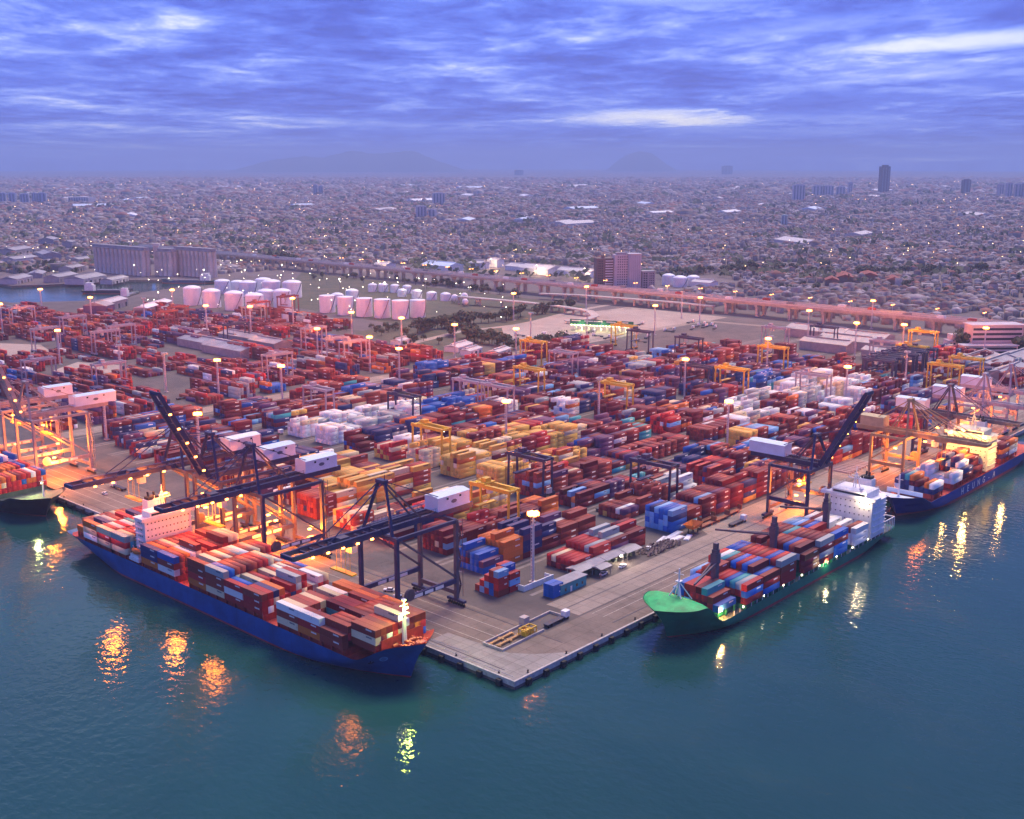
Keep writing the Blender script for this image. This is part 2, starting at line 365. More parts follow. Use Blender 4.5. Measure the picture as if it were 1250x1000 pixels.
# ================================================================== THE SETTING
R = 26000
struct('water', MB().quad([(-R, -R, 0), (R, -R, 0), (R, R, 0), (-R, R, 0)]), WATER)
BASIN = [(470, R), (470, 3000), (440, 1335), (500, 1305), (590, 1290), (645, 1230), (684, 1165), (655, 1130), (600, 1150), (500, 1122), (430, 1090), (352, 1142), (330, 3000), (0, 3000)]
struct('land', MB().prism([(0, 0), (R, 0), (R, R)] + BASIN, -2.5, QZ), CITYG)
struct('yard_pavement', MB().prism([(.6, .6), (800, .6), (812, 470), (560, 470), (480, 560), (500, 1080), (430, 1085), (352, 1120), (330, 1500), (.6, 1500)], QZ - .5, QZ + .02), YARD)
qa = struct('quay_apron', MB().prism([(.5, .5), (700, .5), (700, 18), (37, 18), (37, 700), (.5, 700)], QZ - .5, QZ + .05), APRON)
struct('corner_pavement', MB().prism([(.7, .7), (30, .7), (20, 9), (15, 16), (13, 44), (.7, 44)], QZ - .4, QZ + .07), fancy('grey_concrete', concrete((.25, .225, .205), (.31, .28, .255), (.15, .13, .115), 5.0)))
struct('quayside_road', MB().prism([(164.2, 18.2), (690, 18.2), (690, 44), (176, 44), (170.2, 35)], QZ - .4, QZ + .045), PALE)
struct('access_road', MB().prism([(57, 19), (164, 19), (170, 35), (57, 35)], QZ - .5, QZ + .08), PALE)
struct('cross_road', MB().prism([(60, 428), (575, 428), (575, 444), (60, 444)], QZ - .4, QZ + .06), PALE)
struct('truck_lot', MB().prism([(560, 425), (820, 425), (828, 560), (700, 570), (600, 560), (540, 500)], QZ - .4, QZ + .05), EARTH)
struct('scrub_field', MB().prism([(430, 470), (540, 500), (600, 560), (700, 570), (800, 600), (835, 1200), (560, 900), (540, 660), (470, 640)], QZ - .4, QZ + .04), SCRUB)
struct('open_ground', MB().prism([px(*p) for p in ((-30, 418), (50, 421), (66, 432), (62, 440), (-30, 440))], QZ - .4, QZ + .05), EARTH)
struct('trampled_lot', MB().prism([px(*p) for p in ((66, 452), (95, 442), (150, 446), (140, 462), (60, 466))], QZ - .4, QZ + .05), EARTH)
struct('service_road', MB().prism([(820, 80), (836, 80), (838, 900), (822, 900)], QZ - .4, QZ + .07), ASPH)
def track(name, pts, wd, mat, dz): # a ribbon of road on the ground
    m = MB()
    for i in range(len(pts) - 1):
        p, q = Vector((*pts[i], 0)), Vector((*pts[i + 1], 0)); d = (q - p).normalized(); n = Vector((-d.y, d.x, 0)) * wd / 2; z = QZ + dz + i * .004
        m.quad([(*(p - n)[:2], z), (*(q - n + d)[:2], z), (*(q + n + d)[:2], z), (*(p + n)[:2], z)])
    return struct(name, m, mat)
track('dirt_road', [px(*p) for p in ((560, 443), (640, 432), (720, 416), (800, 402), (860, 392), (930, 398))], 11, PALE, .12)
track('yard_road', [px(*p) for p in ((480, 425), (560, 405), (640, 396), (700, 380), (745, 372))], 9, EARTH, .10)
for k in range(14):
    for q in (-2.4, 21.2): b_ = 48 + 27.2 * k + q; MB().box(60, 548 if b_ > 330 else 730, b_ - .9, b_ + .9, QZ - .3, QZ + .045).build('gantry_runway', M('runway_concrete', (.21, .175, .16), .85, var=.3, scale=.3), bpy.data.objects['yard_pavement'])
# quay edge: pale coping, black fenders, crane rails
qw = struct('quay_wall', MB().box(-.35, .5, -.35, 700, 1.2, QZ + .12).box(.5, 700, -.35, .5, 1.2, QZ + .12), M('coping_concrete', (.42, .38, .36), .8, var=.3, scale=.6))
fm = MB().box(-.6, .6, -1.0, 1.0, -1.2, 1.0).box(-.75, -.6, -.8, .8, -1.0, .8).mesh('fender', BLACK)
for i in range(42): obj('fender', fm, qw, (-.95, 6 + i * 9.0, 1.3))
for i in range(52): obj('fender', fm, qw, (6 + i * 9.0, -.95, 1.3), math.pi / 2)
rm = M('rail_steel', (.07, .06, .06), .4, metal=.5, var=.2)
for a in (4, 34): MB().box(a - .25, a + .25, 8, 690, QZ, QZ + .10).build('crane_rail', rm, qa)
for b in (5.5, 27): MB().box(60, 690, b - .25, b + .25, QZ, QZ + .10).build('crane_rail', rm, qa)
for b in (11.5, 16.5): MB().box(62, 640, b - .12, b + .12, QZ, QZ + .065).build('painted_line', M('line_paint', (.45, .40, .34), .8, var=.4, scale=1), qa)
for a in (10, 16, 22, 28): MB().box(a - .12, a + .12, 20, 430, QZ, QZ + .065).build('painted_line', MATS['line_paint'], qa)
bol = MB().lathe([(.45, 0), (.40, .1), (.24, .2), (.22, .55), (.42, .72), (.36, .9), (.01, .95)], 10).mesh('bollard', M('bollard_iron', (.05, .035, .03), .5, metal=.5, var=.3))
for i in range(20): tag(obj('bollard', bol, None, (1.2, 8 + i * 20, QZ + .05)), 'squat iron bollard on the coping of the quay beside the blue-hulled ship', 'bollard', 'bollards along the quays')
for i in range(22): tag(obj('bollard', bol, None, (8 + i * 20, 1.2, QZ + .05)), 'squat iron bollard on the coping of the quay beside the green-decked ship', 'bollard', 'bollards along the quays')
# hills on the horizon
def hills(name, pk, dist, wid):
    m = MB(); c = CAM
    def P(u, d, z): return (c.x + d * math.sin(HEAD) + u * math.cos(HEAD), c.y + d * math.cos(HEAD) - u * math.sin(HEAD), z)
    us = np.linspace(pk[0][0], pk[-1][0], 90); xs = [q[0] for q in pk]; ys = [q[1] for q in pk]
    hs = [max(3.2, 168 + (200 - np.interp(u, xs, ys)) / 1379 * dist + (np.sin(u * .35) * 4 + np.sin(u * 1.1 + 1) * 3) * (np.interp(u, xs, ys) < 199)) for u in us]
    rows = [[P((u - 625) / 1411 * dist, dist + k * wid, h if k == 1 else (3.1 + (h - 3.1) * (.0, 1, .5, 0)[k])) for u, h in zip(us, hs)] for k in range(4)]
    n = len(us); m.v = [p for r in rows for p in r]
    for k in range(3):
        for i in range(n - 1): m.f.append((k * n + i, k * n + i + 1, (k + 1) * n + i + 1, (k + 1) * n + i)); m.m.append(0)
    o = m.build(name, M('hill_forest', (.04, .06, .05), .9, var=.3, scale=.002), sm=True); tag(o, kind='structure')
hills('hills', [(250, 214), (320, 196), (365, 191), (385, 193), (425, 184), (450, 188), (470, 187), (500, 184), (530, 196), (580, 212)], 23000, 700)
hills('hills', [(735, 214), (752, 200), (766, 190), (784, 185), (800, 188), (815, 199), (840, 213)], 25000, 500)

# the evening haze
hz = MB().box(-28000, 28000, -28000, 28000, -4.0, 540).build('haze', bpy.data.materials.new('haze_air')); tag(hz, kind='stuff', label='thin blue evening haze over the port and town')
hm = hz.data.materials[0]; hm.use_nodes = True; t = hm.node_tree; t.nodes.clear()
pv = t.nodes.new('ShaderNodeVolumePrincipled'); pv.inputs['Density'].default_value = 0.90e-4; pv.inputs['Color'].default_value = (.46, .62, .96, 1); pv.inputs['Anisotropy'].default_value = .0
mo = t.nodes.new('ShaderNodeOutputMaterial'); t.links.new(pv.outputs[0], mo.inputs['Volume'])

# ================================================================== CONTAINERS (records first, built at the end)
PAL = {'maroon': (.14, .015, .024), 'red': (.38, .026, .028), 'brick-red': (.26, .046, .034), 'orange': (.58, .15, .03), 'navy-blue': (.030, .038, .13), 'blue': (.020, .11, .42),
       'teal': (.05, .30, .34), 'green': (.02, .32, .20), 'white': (.70, .70, .68), 'cream': (.64, .52, .33), 'yellow': (.62, .37, .08), 'grey': (.33, .36, .36), 'purple': (.12, .05, .12), 'sky-blue': (.17, .36, .60)}
CONT = []; LAST = [None]
def pick(wts):
    ks = list(wts); return random.choices(ks, [wts[k] for k in ks])[0]
def rec(x, y, z, rz, L, col, label, group, expo): CONT.append((x, y, z, rz, L, col, label, group, expo))
W_SHIP1 = {'brick-red': 4, 'red': 4, 'maroon': 1.4, 'cream': 3, 'white': 2.2, 'grey': 1.8, 'blue': 1.6, 'navy-blue': 1.2, 'orange': 2, 'teal': .7, 'green': .3}
W_SHIP2 = {'maroon': 4, 'brick-red': 4, 'red': 1.5, 'blue': 3, 'sky-blue': 1.2, 'teal': 1, 'grey': 1, 'white': .7, 'orange': .2}
W_A = {'maroon': 7.5, 'brick-red': 3.4, 'red': 1.6, 'purple': 2.6, 'navy-blue': 2.0, 'blue': .8, 'sky-blue': .6, 'cream': .6, 'yellow': .5, 'grey': .8, 'white': .6, 'teal': .5, 'orange': .7}
W_L = {'maroon': 6, 'brick-red': 4.5, 'red': 2, 'purple': 1.8, 'navy-blue': 1, 'grey': .6, 'white': .5, 'orange': .5, 'blue': .4}
W_LN = {'maroon': 4, 'purple': 3.5, 'navy-blue': 3, 'brick-red': 2, 'grey': 1, 'sky-blue': .8, 'teal': .5, 'cream': .5, 'blue': .6}
W_Y = {'yellow': 6, 'cream': 2.5, 'brick-red': 1.4, 'red': .8, 'orange': .7, 'maroon': .6}
W_W = {'white': 6, 'grey': 2.6, 'cream': 1.4}
W_B = {'blue': 5, 'sky-blue': 4, 'navy-blue': 2, 'teal': 1}
def bay(x, y, z, rz, L, hs, wts, side, labf, group, nxt=None, prv=None, coh=.45, row0=None, fixed=None, tierh=2.6):
    """one bay: len(hs) rows across, hs[i] boxes high; nxt / prv: heights of the next bays fore and aft"""
    n = len(hs); c, s = math.cos(rz), math.sin(rz); dom = LAST[0] if (LAST[0] in wts and LAST[0] not in ('white', 'yellow', 'cream', 'sky-blue', 'teal', 'orange') and random.random() < .4) else pick(wts); LAST[0] = dom
    for i, h in enumerate(hs):
        yl = (i - (n - 1) / 2) * 2.52
        for k in range(h):
            ex = 0
            if k == h - 1: ex |= 1
            if i == 0 or hs[i - 1] <= k: ex |= 2
            if i == n - 1 or hs[i + 1] <= k: ex |= 4
            if nxt is None or i >= len(nxt) or nxt[i] <= k: ex |= 8
            if prv is None or i >= len(prv) or prv[i] <= k: ex |= 16
            if not ex and k < h - 2: continue
            col = dom if random.random() < coh else pick(wts)
            if fixed and (i, k) in fixed: col = fixed[(i, k)]
            if L < 12:
                for sgn in (-1, 1):
                    xl = sgn * 3.08; rec(x + xl * c - yl * s, y + xl * s + yl * c, z + k * tierh, rz, 6.06, col, labf(col, i, k, h, n), group, ex)
            else: rec(x - yl * s, y + yl * c, z + k * tierh, rz, 12.19, col, labf(col, i, k, h, n), group, ex)

# ================================================================== SHIPS
def ss(x): x = max(0., min(1., x)); return x * x * (3 - 2 * x)
def hull(root, L, B, D, bowrise, rake, srake, hullm, bootm, deckm, boot, fc, bul=1.1, fcm=None, linem=None, bulf=None, crown=0.):
    ts = sorted(set([0, .01, .025, .05, .08] + [i / 24 for i in range(2, 20)] + [.8 + .2 * (i / 18) for i in range(19)]))
    qs = [-.2, 0, boot / D, .38, .66, 1.0]
    def zt(t): return D + bowrise * ss((t - fc) / .07)
    def hb(t, q):
        q = max(0, q); t0 = .73 + .17 * q ** .7; s_ = 1.0
        if t > t0: s_ = max(.0, 1 - ((t - t0) / (1 - t0)) ** (1.9 + 1.1 * q))
        t1 = .17 * (1 - q) + .03; s0 = .15 + .73 * q
        if t < t1: s_ = s0 + (1 - s0) * math.sqrt(t / t1)
        return B / 2 * s_
    def X(t, q): q = max(0, q); return srake * (1 - q) + t * (L - rake * (1 - q) ** .8 - srake * (1 - q))
    m = MB(); nq = len(qs)
    for sgn in (-1, 1):
        i0 = len(m.v)
        for t in ts:
            for q in qs: m.v.append((X(t, q), sgn * max(.05, hb(t, q)), q * (zt(t) if q > .3 else D)))
        for a in range(len(ts) - 1):
            for k in range(nq - 1):
                i = i0 + a * nq + k; f = (i, i + nq, i + nq + 1, i + 1); m.f.append(f if sgn < 0 else f[::-1]); m.m.append(1 if qs[k + 1] <= boot / D + 1e-6 else 0)
    half = len(ts) * nq
    for k in range(nq - 1): m.f.append((k, k + 1, half + k + 1, half + k)); m.m.append(1 if k < 2 else 0)
    m.build('hull', [hullm, bootm], root, sm=True)
    d = MB(); ins = .25; bulf = bul if bulf is None else bulf
    def bu(t): return bul + (bulf - bul) * ss((t - fc) / .04)
    tsd = ts
    for a in range(len(tsd) - 1):
        t, u = tsd[a], tsd[a + 1]; e, g = 1 - bu(t) / zt(t), 1 - bu(u) / zt(u)
        yt, yu = max(.05, hb(t, e) - ins), max(.05, hb(u, g) - ins); zt_, zu_ = zt(t) - bu(t), zt(u) - bu(u); mi = 1 if (fcm and t >= fc) else 0
        prof = [(-1, 0), (-.8, .5), (-.35, .9), (.35, .9), (.8, .5), (1, 0)] if crown else [(-1, 0), (1, 0)]; cr = crown * ss((t - fc) / .03) * (1 - ss((t - .95) / .05)); cr2 = crown * ss((u - fc) / .03) * (1 - ss((u - .95) / .05))
        for (p0, h0_), (p1, h1_) in zip(prof, prof[1:]): d.quad([(X(t, e), p0 * yt, zt_ + h0_ * cr), (X(u, g), p0 * yu, zu_ + h0_ * cr2), (X(u, g), p1 * yu, zu_ + h1_ * cr2), (X(t, e), p1 * yt, zt_ + h1_ * cr)], mi)
    d.build('deck', [deckm, fcm or deckm], root)
    if linem:
        for sgn in (-1, 1):
            l = MB()
            for a in range(len(tsd) - 1):
                t, u = tsd[a], tsd[a + 1]
                if t < fc - .12: continue
                e, g = 1 - bu(t) / zt(t), 1 - bu(u) / zt(u)
                l.quad([(X(t, e) - .1, sgn * max(.02, hb(t, e) - ins), zt(t) - bu(t)), (X(u, g) - .1, sgn * max(.02, hb(u, g) - ins), zt(u) - bu(u)), (X(u, 1) - .1, sgn * max(.02, hb(u, 1) - .12), zt(u) + .1), (X(t, 1) - .1, sgn * max(.02, hb(t, 1) - .12), zt(t) + .1)])
            l.build('bulwark', linem, root)
    return hb, zt, X
win_me = MB().box(-.1, .1, -.24, .24, -.26, .26).mesh('window', DARKW)
def superstructure(root, x0, x1, B, z0, z1, decks, nwin, lit=0, mat=None, funnelm=None):
    mat = mat or WHITE; y = B / 2
    m = MB().box(x0, x1, -y, y, z0, z1 - 3); m.box(x0 + .6, x1 - .5, -y * .72, y * .72, z1 - 3, z1)
    for k in range(decks):
        zz = z0 + (z1 - 3 - z0) * (k + 1) / decks
        m.box(x0 - 2.6, x0, -y + .4, y - .4, zz - .18, zz); m.box(x0 + 1, x1 - 1.2, -y - 1.0, -y, zz - .2, zz); m.box(x0 + 1, x1 - 1.2, y, y + 1.0, zz - .2, zz)
    s = m.build('superstructure', mat, root)
    MB().box(x1 - 5, x1 + .8, -y - 1.6, y + 1.6, z1 - 3.0, z1 - 2.6).box(x1 + .5, x1 + .8, -y - 1.6, y + 1.6, z1 - 2.6, z1 - 1.5).box(x1 - 5, x1 + .5, -y - 1.6, -y - 1.4, z1 - 2.6, z1 - 1.6).box(x1 - 5, x1 + .5, y + 1.4, y + 1.6, z1 - 2.6, z1 - 1.6).build('bridge_wing', mat, s)
    MB().box(x1 - .5, x1 - .38, -y * .66, y * .66, z1 - 1.5, z1 - .6).build('bridge_window', DARKW, s)
    for k in range(decks):
        zz = z0 + (z1 - 3 - z0) * (k + .55) / decks
        for j in range(nwin): obj('window', win_me, s, (x1 + .02, -y * .88 + 2 * y * .88 * j / (nwin - 1), zz))
        for j in range(3): obj('window', win_me, s, (x0 + 2.5 + j * (x1 - x0 - 5) / 2, -y - .02, zz), math.pi / 2)
    f = MB().prism([(x0 - 7, -3), (x0 - 2.7, -3), (x0 - 2.7, 3), (x0 - 7, 3)], z0, z1 + 2); f.box(x0 - 6.4, x0 - 3.2, -2.4, 2.4, z1 + 2, z1 + 3.2, 1); f.cyl((x0 - 5.5, -1, z1 + 3), (x0 - 5.9, -1, z1 + 5), .45, n=8, m=1); f.cyl((x0 - 4.2, 1, z1 + 3), (x0 - 4.6, 1, z1 + 5), .5, n=8, m=1)
    f.build('funnel', [funnelm or mat, BLACK], root)
    xm = (x0 + x1) / 2
    MB().bar((xm - 1, -1.6, z1), (xm, -.3, z1 + 7), .35).bar((xm - 1, 1.6, z1), (xm, .3, z1 + 7), .35).bar((xm, 0, z1), (xm, 0, z1 + 10), .3).bar((xm, -4, z1 + 4.4), (xm, 4, z1 + 4.4), .3).bar((xm + .8, -1.8, z1 + 5.8), (xm + .8, 1.8, z1 + 5.8), .35).bar((xm, -3.4, z1 + 4.4), (xm, -3.4, z1 + 6), .14).bar((xm, 3.4, z1 + 4.4), (xm, 3.4, z1 + 6), .14).build('radar_mast', mat, root)
    r = MB()
    for (xa, ya, xb, yb) in ((x0 + 1, -y * .7, x1 - 1, -y * .7), (x0 + 1, y * .7, x1 - 1, y * .7), (x1 - 1, -y * .7, x1 - 1, y * .7)):
        for h in (.5, 1.0): r.bar((xa, ya, z1 + h), (xb, yb, z1 + h), .08)
        for j in range(6): q = j / 5; r.bar((xa + (xb - xa) * q, ya + (yb - ya) * q, z1), (xa + (xb - xa) * q, ya + (yb - ya) * q, z1 + 1), .08)
    r.build('railing', mat, root); MB().lathe([(.01, z1), (.9, z1 + .3), (1.1, z1 + 1), (.8, z1 + 1.7), (.01, z1 + 2)], 10, 0, (x1 - 3, y * .4)).build('radome', mat, root, sm=True)
    return s
def lifeboat(root, x, y, z):
    MB().lathe([(.05, -3.6), (.8, -2.8), (1.25, -1), (1.25, 1), (.8, 2.8), (.05, 3.6)], 10).build('lifeboat', ORANGE, root, (x, y, z), sm=True).rotation_euler = (0, math.pi / 2, 0)
    MB().bar((x - 2.5, y + 2, z - 3), (x - 2.5, y, z + 2), .25).bar((x + 2.5, y + 2, z - 3), (x + 2.5, y, z + 2), .25).build('davit', WHITE, root)
def shipload(root, bays, base, W, group, frm, labname):
    rz = root.rotation_euler.z; c, s = math.cos(rz), math.sin(rz)
    for j, (x, rows, h0, z, opt) in enumerate(bays):
        hs = []
        for i in range(rows):
            h = h0 + (random.choice((0, 0, 0, -1)) if 0 < i < rows - 1 and random.random() < .5 else 0); hs.append(max(1, h))
        if 'hs' in opt: hs = opt['hs']
        wx, wy = root.location.x + x * c, root.location.y + x * s
        lab = lambda col, i, k, h, n, j=j: f"{col} container, {'top' if k == h - 1 else ordw(k)} tier, {ordw(len(bays) - 1 - j)} bay from bow, {ordw(n - 1 - i if frm else i)} row from quay, {labname}"
        bay(wx, wy, base + z, rz, opt.get('L', 12.19), hs, opt.get('W', W), None, lab, group, None if opt.get('e') else hs, hs if not opt.get('e') else None, opt.get('coh', .3), fixed=opt.get('fix'))
        # hatch coaming and lashing posts under the stack
        hw = opt.get('hw', rows * 1.26 - 1.2); m = MB().box(x - 6.0, x + 6.0, -hw, hw, base + z - 2.6, base + z - .12)
        for sg in (-1, 1):
            for q in (() if 'hw' in opt else (-5.7, 0, 5.7)): m.box(x + q - .3, x + q + .3, sg * (rows * 1.26 - .5) - .35, sg * (rows * 1.26 - .5) + .35, base + z - 2.6, base + z - .1)
        m.build('hatch_cover', opt.get('hm', REDD), root)

# ---- blue-hulled container ship on the western quay
S1 = thing('container_ship', 'long blue-hulled container ship with red deck moored bow first under dark gantry cranes', 'ship', (-16.6, 241, 0), -math.pi / 2)
hb1, zt1, X1 = hull(S1, 217, 31, 8.3, 6.2, 8, 7, HBLUE, REDBOOT, REDD, .7, .91, 1.2, REDD, REDD, 2.6)
for k, (p0, p1) in enumerate((((206.4, -3.4, 5.4), (206.4, -3.4, 7.4)), ((206.4, -2.6, 5.4), (206.4, -4.2, 7.0)))): pass
b1 = []
for (b, z, h, o) in ((221.8, 0, 2, {'hs': [1, 2, 2, 2, 2, 2, 2, 2, 2, 1], 'rows': 10}), (211.2, 0, 3, {}), (199.6, 0, 3, {}), (188.2, 0, 3, {}), (163.6, 0, 3, {'e': 1}), (151.0, 0, 4, {'hs': [3, 3, 3, 3, 4, 3, 2, 3, 3, 4, 4, 4], 'e': 1}),
                     (129.0, 0, 4, {'e': 1}), (116.8, 0, 4, {'hs': [3, 3, 3, 4, 4, 4, 4, 4, 4, 4, 4, 4][::-1]}), (104.8, 0, 3, {'hs': [3, 3, 2, 3, 3, 2, 3, 3, 3, 3, 3, 3]}), (93.0, 0, 3, {'hs': [3, 3, 3, 3, 2, 3, 4, 4, 2, 2, 3, 3], 'e': 1}),
                     (72.4, 0, 3, {'e': 1, 'W': {'cream': 3, 'white': 2, 'brick-red': 3, 'orange': 2}}), (60.4, 0, 3, {'hs': [3, 3, 2, 1, 1, 3, 3, 3, 2, 3, 3, 3], 'e': 1}), (48.4, 0, 3, {'hs': [2, 3, 3, 3, 2, 3, 3, 3, 3, 3, 3, 3]}), (36.0, 1.6, 3, {'rows': 9, 'hs': [3, 3, 3, 3, 4, 3, 3, 3, 3], 'e': 1, 'hw': 6.5})):
    b1.append((241 - b - 6.1, o.get('rows', 12), h, z, o))
shipload(S1, b1, 9.6, W_SHIP1, 'containers aboard the blue-hulled ship', True, 'blue ship')
superstructure(S1, 54.5, 62, 21.5, 8.3, 28, 6, 12, funnelm=WHITE)
lifeboat(S1, 59, -13.6, 12.5); lifeboat(S1, 59, 13.6, 12.5)
MB().box(54.5, 62, -14.6, -10.9, 8.3, 9.6).box(55, 61.5, -14.2, -10.9, 9.6, 11.0).build('boat_deck', WHITE, S1)
fm1 = MB().cyl((206.6, 0, 11), (206.6, 0, 24), .9, .55, 10).box(205.7, 207.5, -1.6, 1.6, 22, 22.3).cyl((206.6, 0, 24), (206.6, 0, 27.5), .3, .2, 8).bar((206.6, -1.8, 25.2), (206.6, 1.8, 25.2), .25).box(206.0, 207.2, -.6, .6, 26.6, 27.2).build('foremast', WHITE, S1)
MB().box(205.1, 205.7, -.9, .9, 20.0, 20.9).build('floodlight', LAMPW, fm1); point('foremast_lamp', S1, (202.0, 0, 20.4), 9000, (1.0, .72, .22), .5)
MB().box(207.7, 208.1, -.5, .5, 24.2, 24.9).build('green_lamp', LAMPG, fm1); point('green_lamp_light', S1, (208.5, -.9, 24.5), 5200, (.72, 1.0, .12), .6)
wm = MB()
for i in range(26):
    a, r = random.uniform(206.8, 212.5), random.random(); wmx = 8.0 * (1 - ((a - 200) / 17) ** 2); yy = random.uniform(-wmx, wmx); q = random.uniform(.4, 1.1)
    if i % 3: wm.cyl((a, yy - q, 12.4), (a, yy + q, 12.4), .55, n=8)
    else: wm.box(a - q, a + q, yy - .4, yy + .4, 11.8, 13.2)
wm.build('windlass', M('red_machinery', (.48, .09, .05), .5, var=.3), S1)
bw = MB()
for i in range(13): yy = -11.5 + i * 23 / 12; bw.box(205.0, 205.4, yy * .78 - .25, yy * .78 + .25, 10.5, 14.8)
bw.box(205.4, 205.7, -9.4, 9.4, 10.5, 15.0).build('breakwater', REDD, S1)
def anchor(root, x, y, z):
    MB().bar((x, y, z + 1.6), (x, y, z - .4), .35).bar((x - .9, y, z), (x, y, z - .6), .35).bar((x + .9, y, z), (x, y, z - .6), .35).box(x - .8, x + .8, y - .1, y + .35, z + 1.4, z + 2.4).build('anchor', BLACK, root)
e1 = MB()
for i in range(9): q = 2 * math.pi * i / 9; e1.bar((200.4 + .9 * math.cos(q), -9.72 - .0 * i, 9.6 + .9 * math.sin(q)), (200.4 + .9 * math.cos(q + .7), -9.72, 9.6 + .9 * math.sin(q + .7)), .35)
def onhull(t, q): return Vector((X1(t, q), -hb1(t, q), q * zt1(t)))
for (t_, q_, nm) in ((.962, .62, 'emblem'), (.945, .60, 'anchor')):
    P_ = onhull(t_, q_); du = (onhull(t_ + .004, q_) - P_).normalized(); dv = (onhull(t_, q_ + .04) - P_).normalized(); nn = du.cross(dv).normalized(); nn = nn if nn.y < 0 else -nn; P_ = P_ + nn * .08; m = MB()
    if nm == 'emblem':
        ring = [(math.cos(k * math.pi / 8), math.sin(k * math.pi / 8)) for k in range(17)]
        for (c0, s0), (c1, s1) in zip(ring, ring[1:]): m.quad([P_ + (du * c0 + dv * s0) * 1.5, P_ + (du * c1 + dv * s1) * 1.5, P_ + (du * c1 + dv * s1) * 1.0, P_ + (du * c0 + dv * s0) * 1.0])
        for k in range(3): m.quad([P_ + dv * (.5 - k * .5) - du * .8, P_ + dv * (.5 - k * .5) + du * .8, P_ + dv * (.75 - k * .5) + du * .8, P_ + dv * (.75 - k * .5) - du * .8])
        m.build('emblem', M('emblem_blue', (.10, .32, .62), .5, var=0), S1)
    else:
        m.bar(P_ + dv * 1.0, P_ - dv * .9, .3).bar(P_ - dv * .9, P_ + du * 1.0 - dv * .2, .3).bar(P_ - dv * .9, P_ - du * 1.0 - dv * .2, .3); m.build('anchor', BLACK, S1)
ml = MB().bar((212, 5, 13.6), (216, 21, QZ + .9), .14).bar((213, 3, 13.4), (240, 17.5, QZ + .9), .14); o_ = ml.build('mooring_line', M('rope', (.45, .42, .38), .9, var=0), S1)

# ---- green-decked ship on the eastern quay
S2 = thing('container_ship', 'dark green container ship with bright green forecastle and three deck cranes at the quay', 'ship', (234, -13.6, 0), math.pi)
hull(S2, 175.3, 25.4, 4.9, 8.6, 10, 6, HGREEN, REDBOOT, DKGREEN, 1.1, .85, .7, FGREEN, None, .12, 1.5)
b2 = []
g2 = {'hm': HGREEN}
for (a, h, o) in ((191, 3, {'W': {'white': 4, 'maroon': 2, 'brick-red': 2}, 'e': 1}), (171.2, 4, {'e': 1, 'hs': [4, 4, 4, 4, 4, 4, 3, 3, 4, 4]}), (158.4, 4, {}), (145.6, 4, {'hs': [4, 4, 3, 4, 4, 4, 4, 4, 4, 3]}), (126.2, 4, {'e': 1}), (113.4, 4, {'hs': [3, 3, 4, 4, 4, 4, 4, 4, 4, 4][::-1]}), (100.6, 3, {'hs': [3, 3, 4, 4, 3, 3, 3, 3, 3, 3]}), (85.2, 2, {'e': 1, 'hs': [2, 3, 3, 3, 3, 3, 2, 1], 'rows': 8})):
    o.update(g2); b2.append((234 - a - 6.1, o.get('rows', 10), h, .9 if a < 90 else 0, o))
shipload(S2, b2, 6.3, W_SHIP2, 'containers aboard the green-decked ship', False, 'green ship')
superstructure(S2, 12, 26, 23, 4.9, 25, 6, 10, funnelm=WHITE)
for k, a in enumerate((98.2, 142.0, 187.5)):
    x = 234 - a; m = MB().prism([(x - 1.1, -1.1), (x + 1.1, -1.1), (x + 1.1, 1.1), (x - 1.1, 1.1)], 4, 26); m.box(x - 1.4, x + 1.4, -1.4, 1.4, 20.5, 24.5); m.prism([(x - .8, -.8), (x + .8, -.8), (x + .8, .8), (x - .8, .8)], 26, 28.5)
    c_ = m.build('deck_crane', MAUVE, S2)
    L_ = 24 if k < 2 else 20; dx = 1 if k == 0 else .35; dy = 0.25 if k == 0 else -1.0; n_ = math.hypot(dx, dy); dx, dy = dx / n_, dy / n_
    j = MB()
    for sg in (-.8, .8): j.bar((x + 2 * dx - sg * dy, 2 * dy + sg * dx, 21), (x + L_ * dx, L_ * dy, 20), .5, .7)
    for i in range(7): q = 2 + (L_ - 2) * i / 6; w_ = .8 * (1 - i / 6); j.bar((x + q * dx + w_ * dy, q * dy - w_ * dx, 21 - i / 6), (x + q * dx - w_ * dy, q * dy + w_ * dx, 21 - i / 6), .2)
    j.build('jib', MAUVE, c_)
m = MB()
for dx, dy in ((-3.2, -3.6), (-3.2, 3.6), (3, -3.2), (3, 3.2)): m.bar((160 + dx, dy, 13.3), (160, 0, 20), .35)
m.cyl((160, 0, 12.4), (160, 0, 25), .45, .25, 8).box(159, 161, -1, 1, 20, 20.4).bar((160, -2, 23), (160, 2, 23), .2); m.build('foremast', WHITE, S2)
rl = MB().bar((0, 0, 0), (0, 0, 2.1), .22).mesh('stanchion', WHITE)
for i in range(34):
    for y_ in (-12.3, 12.3): obj('stanchion', rl, S2, (6 + i * 4.1, y_, 4.2))
sr = MB()
for i in range(7): x = 1 + i * 1.8; sr.bar((x, 11.4, 4.4), (x, 11.4, 9.5), .3); sr.bar((x, -11.4, 4.4), (x, -11.4, 9.5), .3)
sr.bar((1, 11.4, 9.5), (12, 11.4, 9.5), .35).bar((1, -11.4, 9.5), (12, -11.4, 9.5), .35).box(.6, 1.1, -11.4, 11.4, 9.2, 9.6).build('stern_gantry', WHITE, S2)
dl = MB()
for i in range(8): dl.box(30 + i * 15, 30.5 + i * 15, 12.32, 12.6, 6.0, 6.5)
dl.build('deck_lamp', LAMPW, S2)
point('deck_lamp_light', S2, (70, 13.4, 6.6), 1300, (1, .8, .45), .3); point('deck_lamp_light', S2, (147, 10.5, 7.6), 5000, (1, .45, .12), .3); point('bridge_lamp_light', S2, (28, 8, 23), 2400, (1, .75, .4), .3)
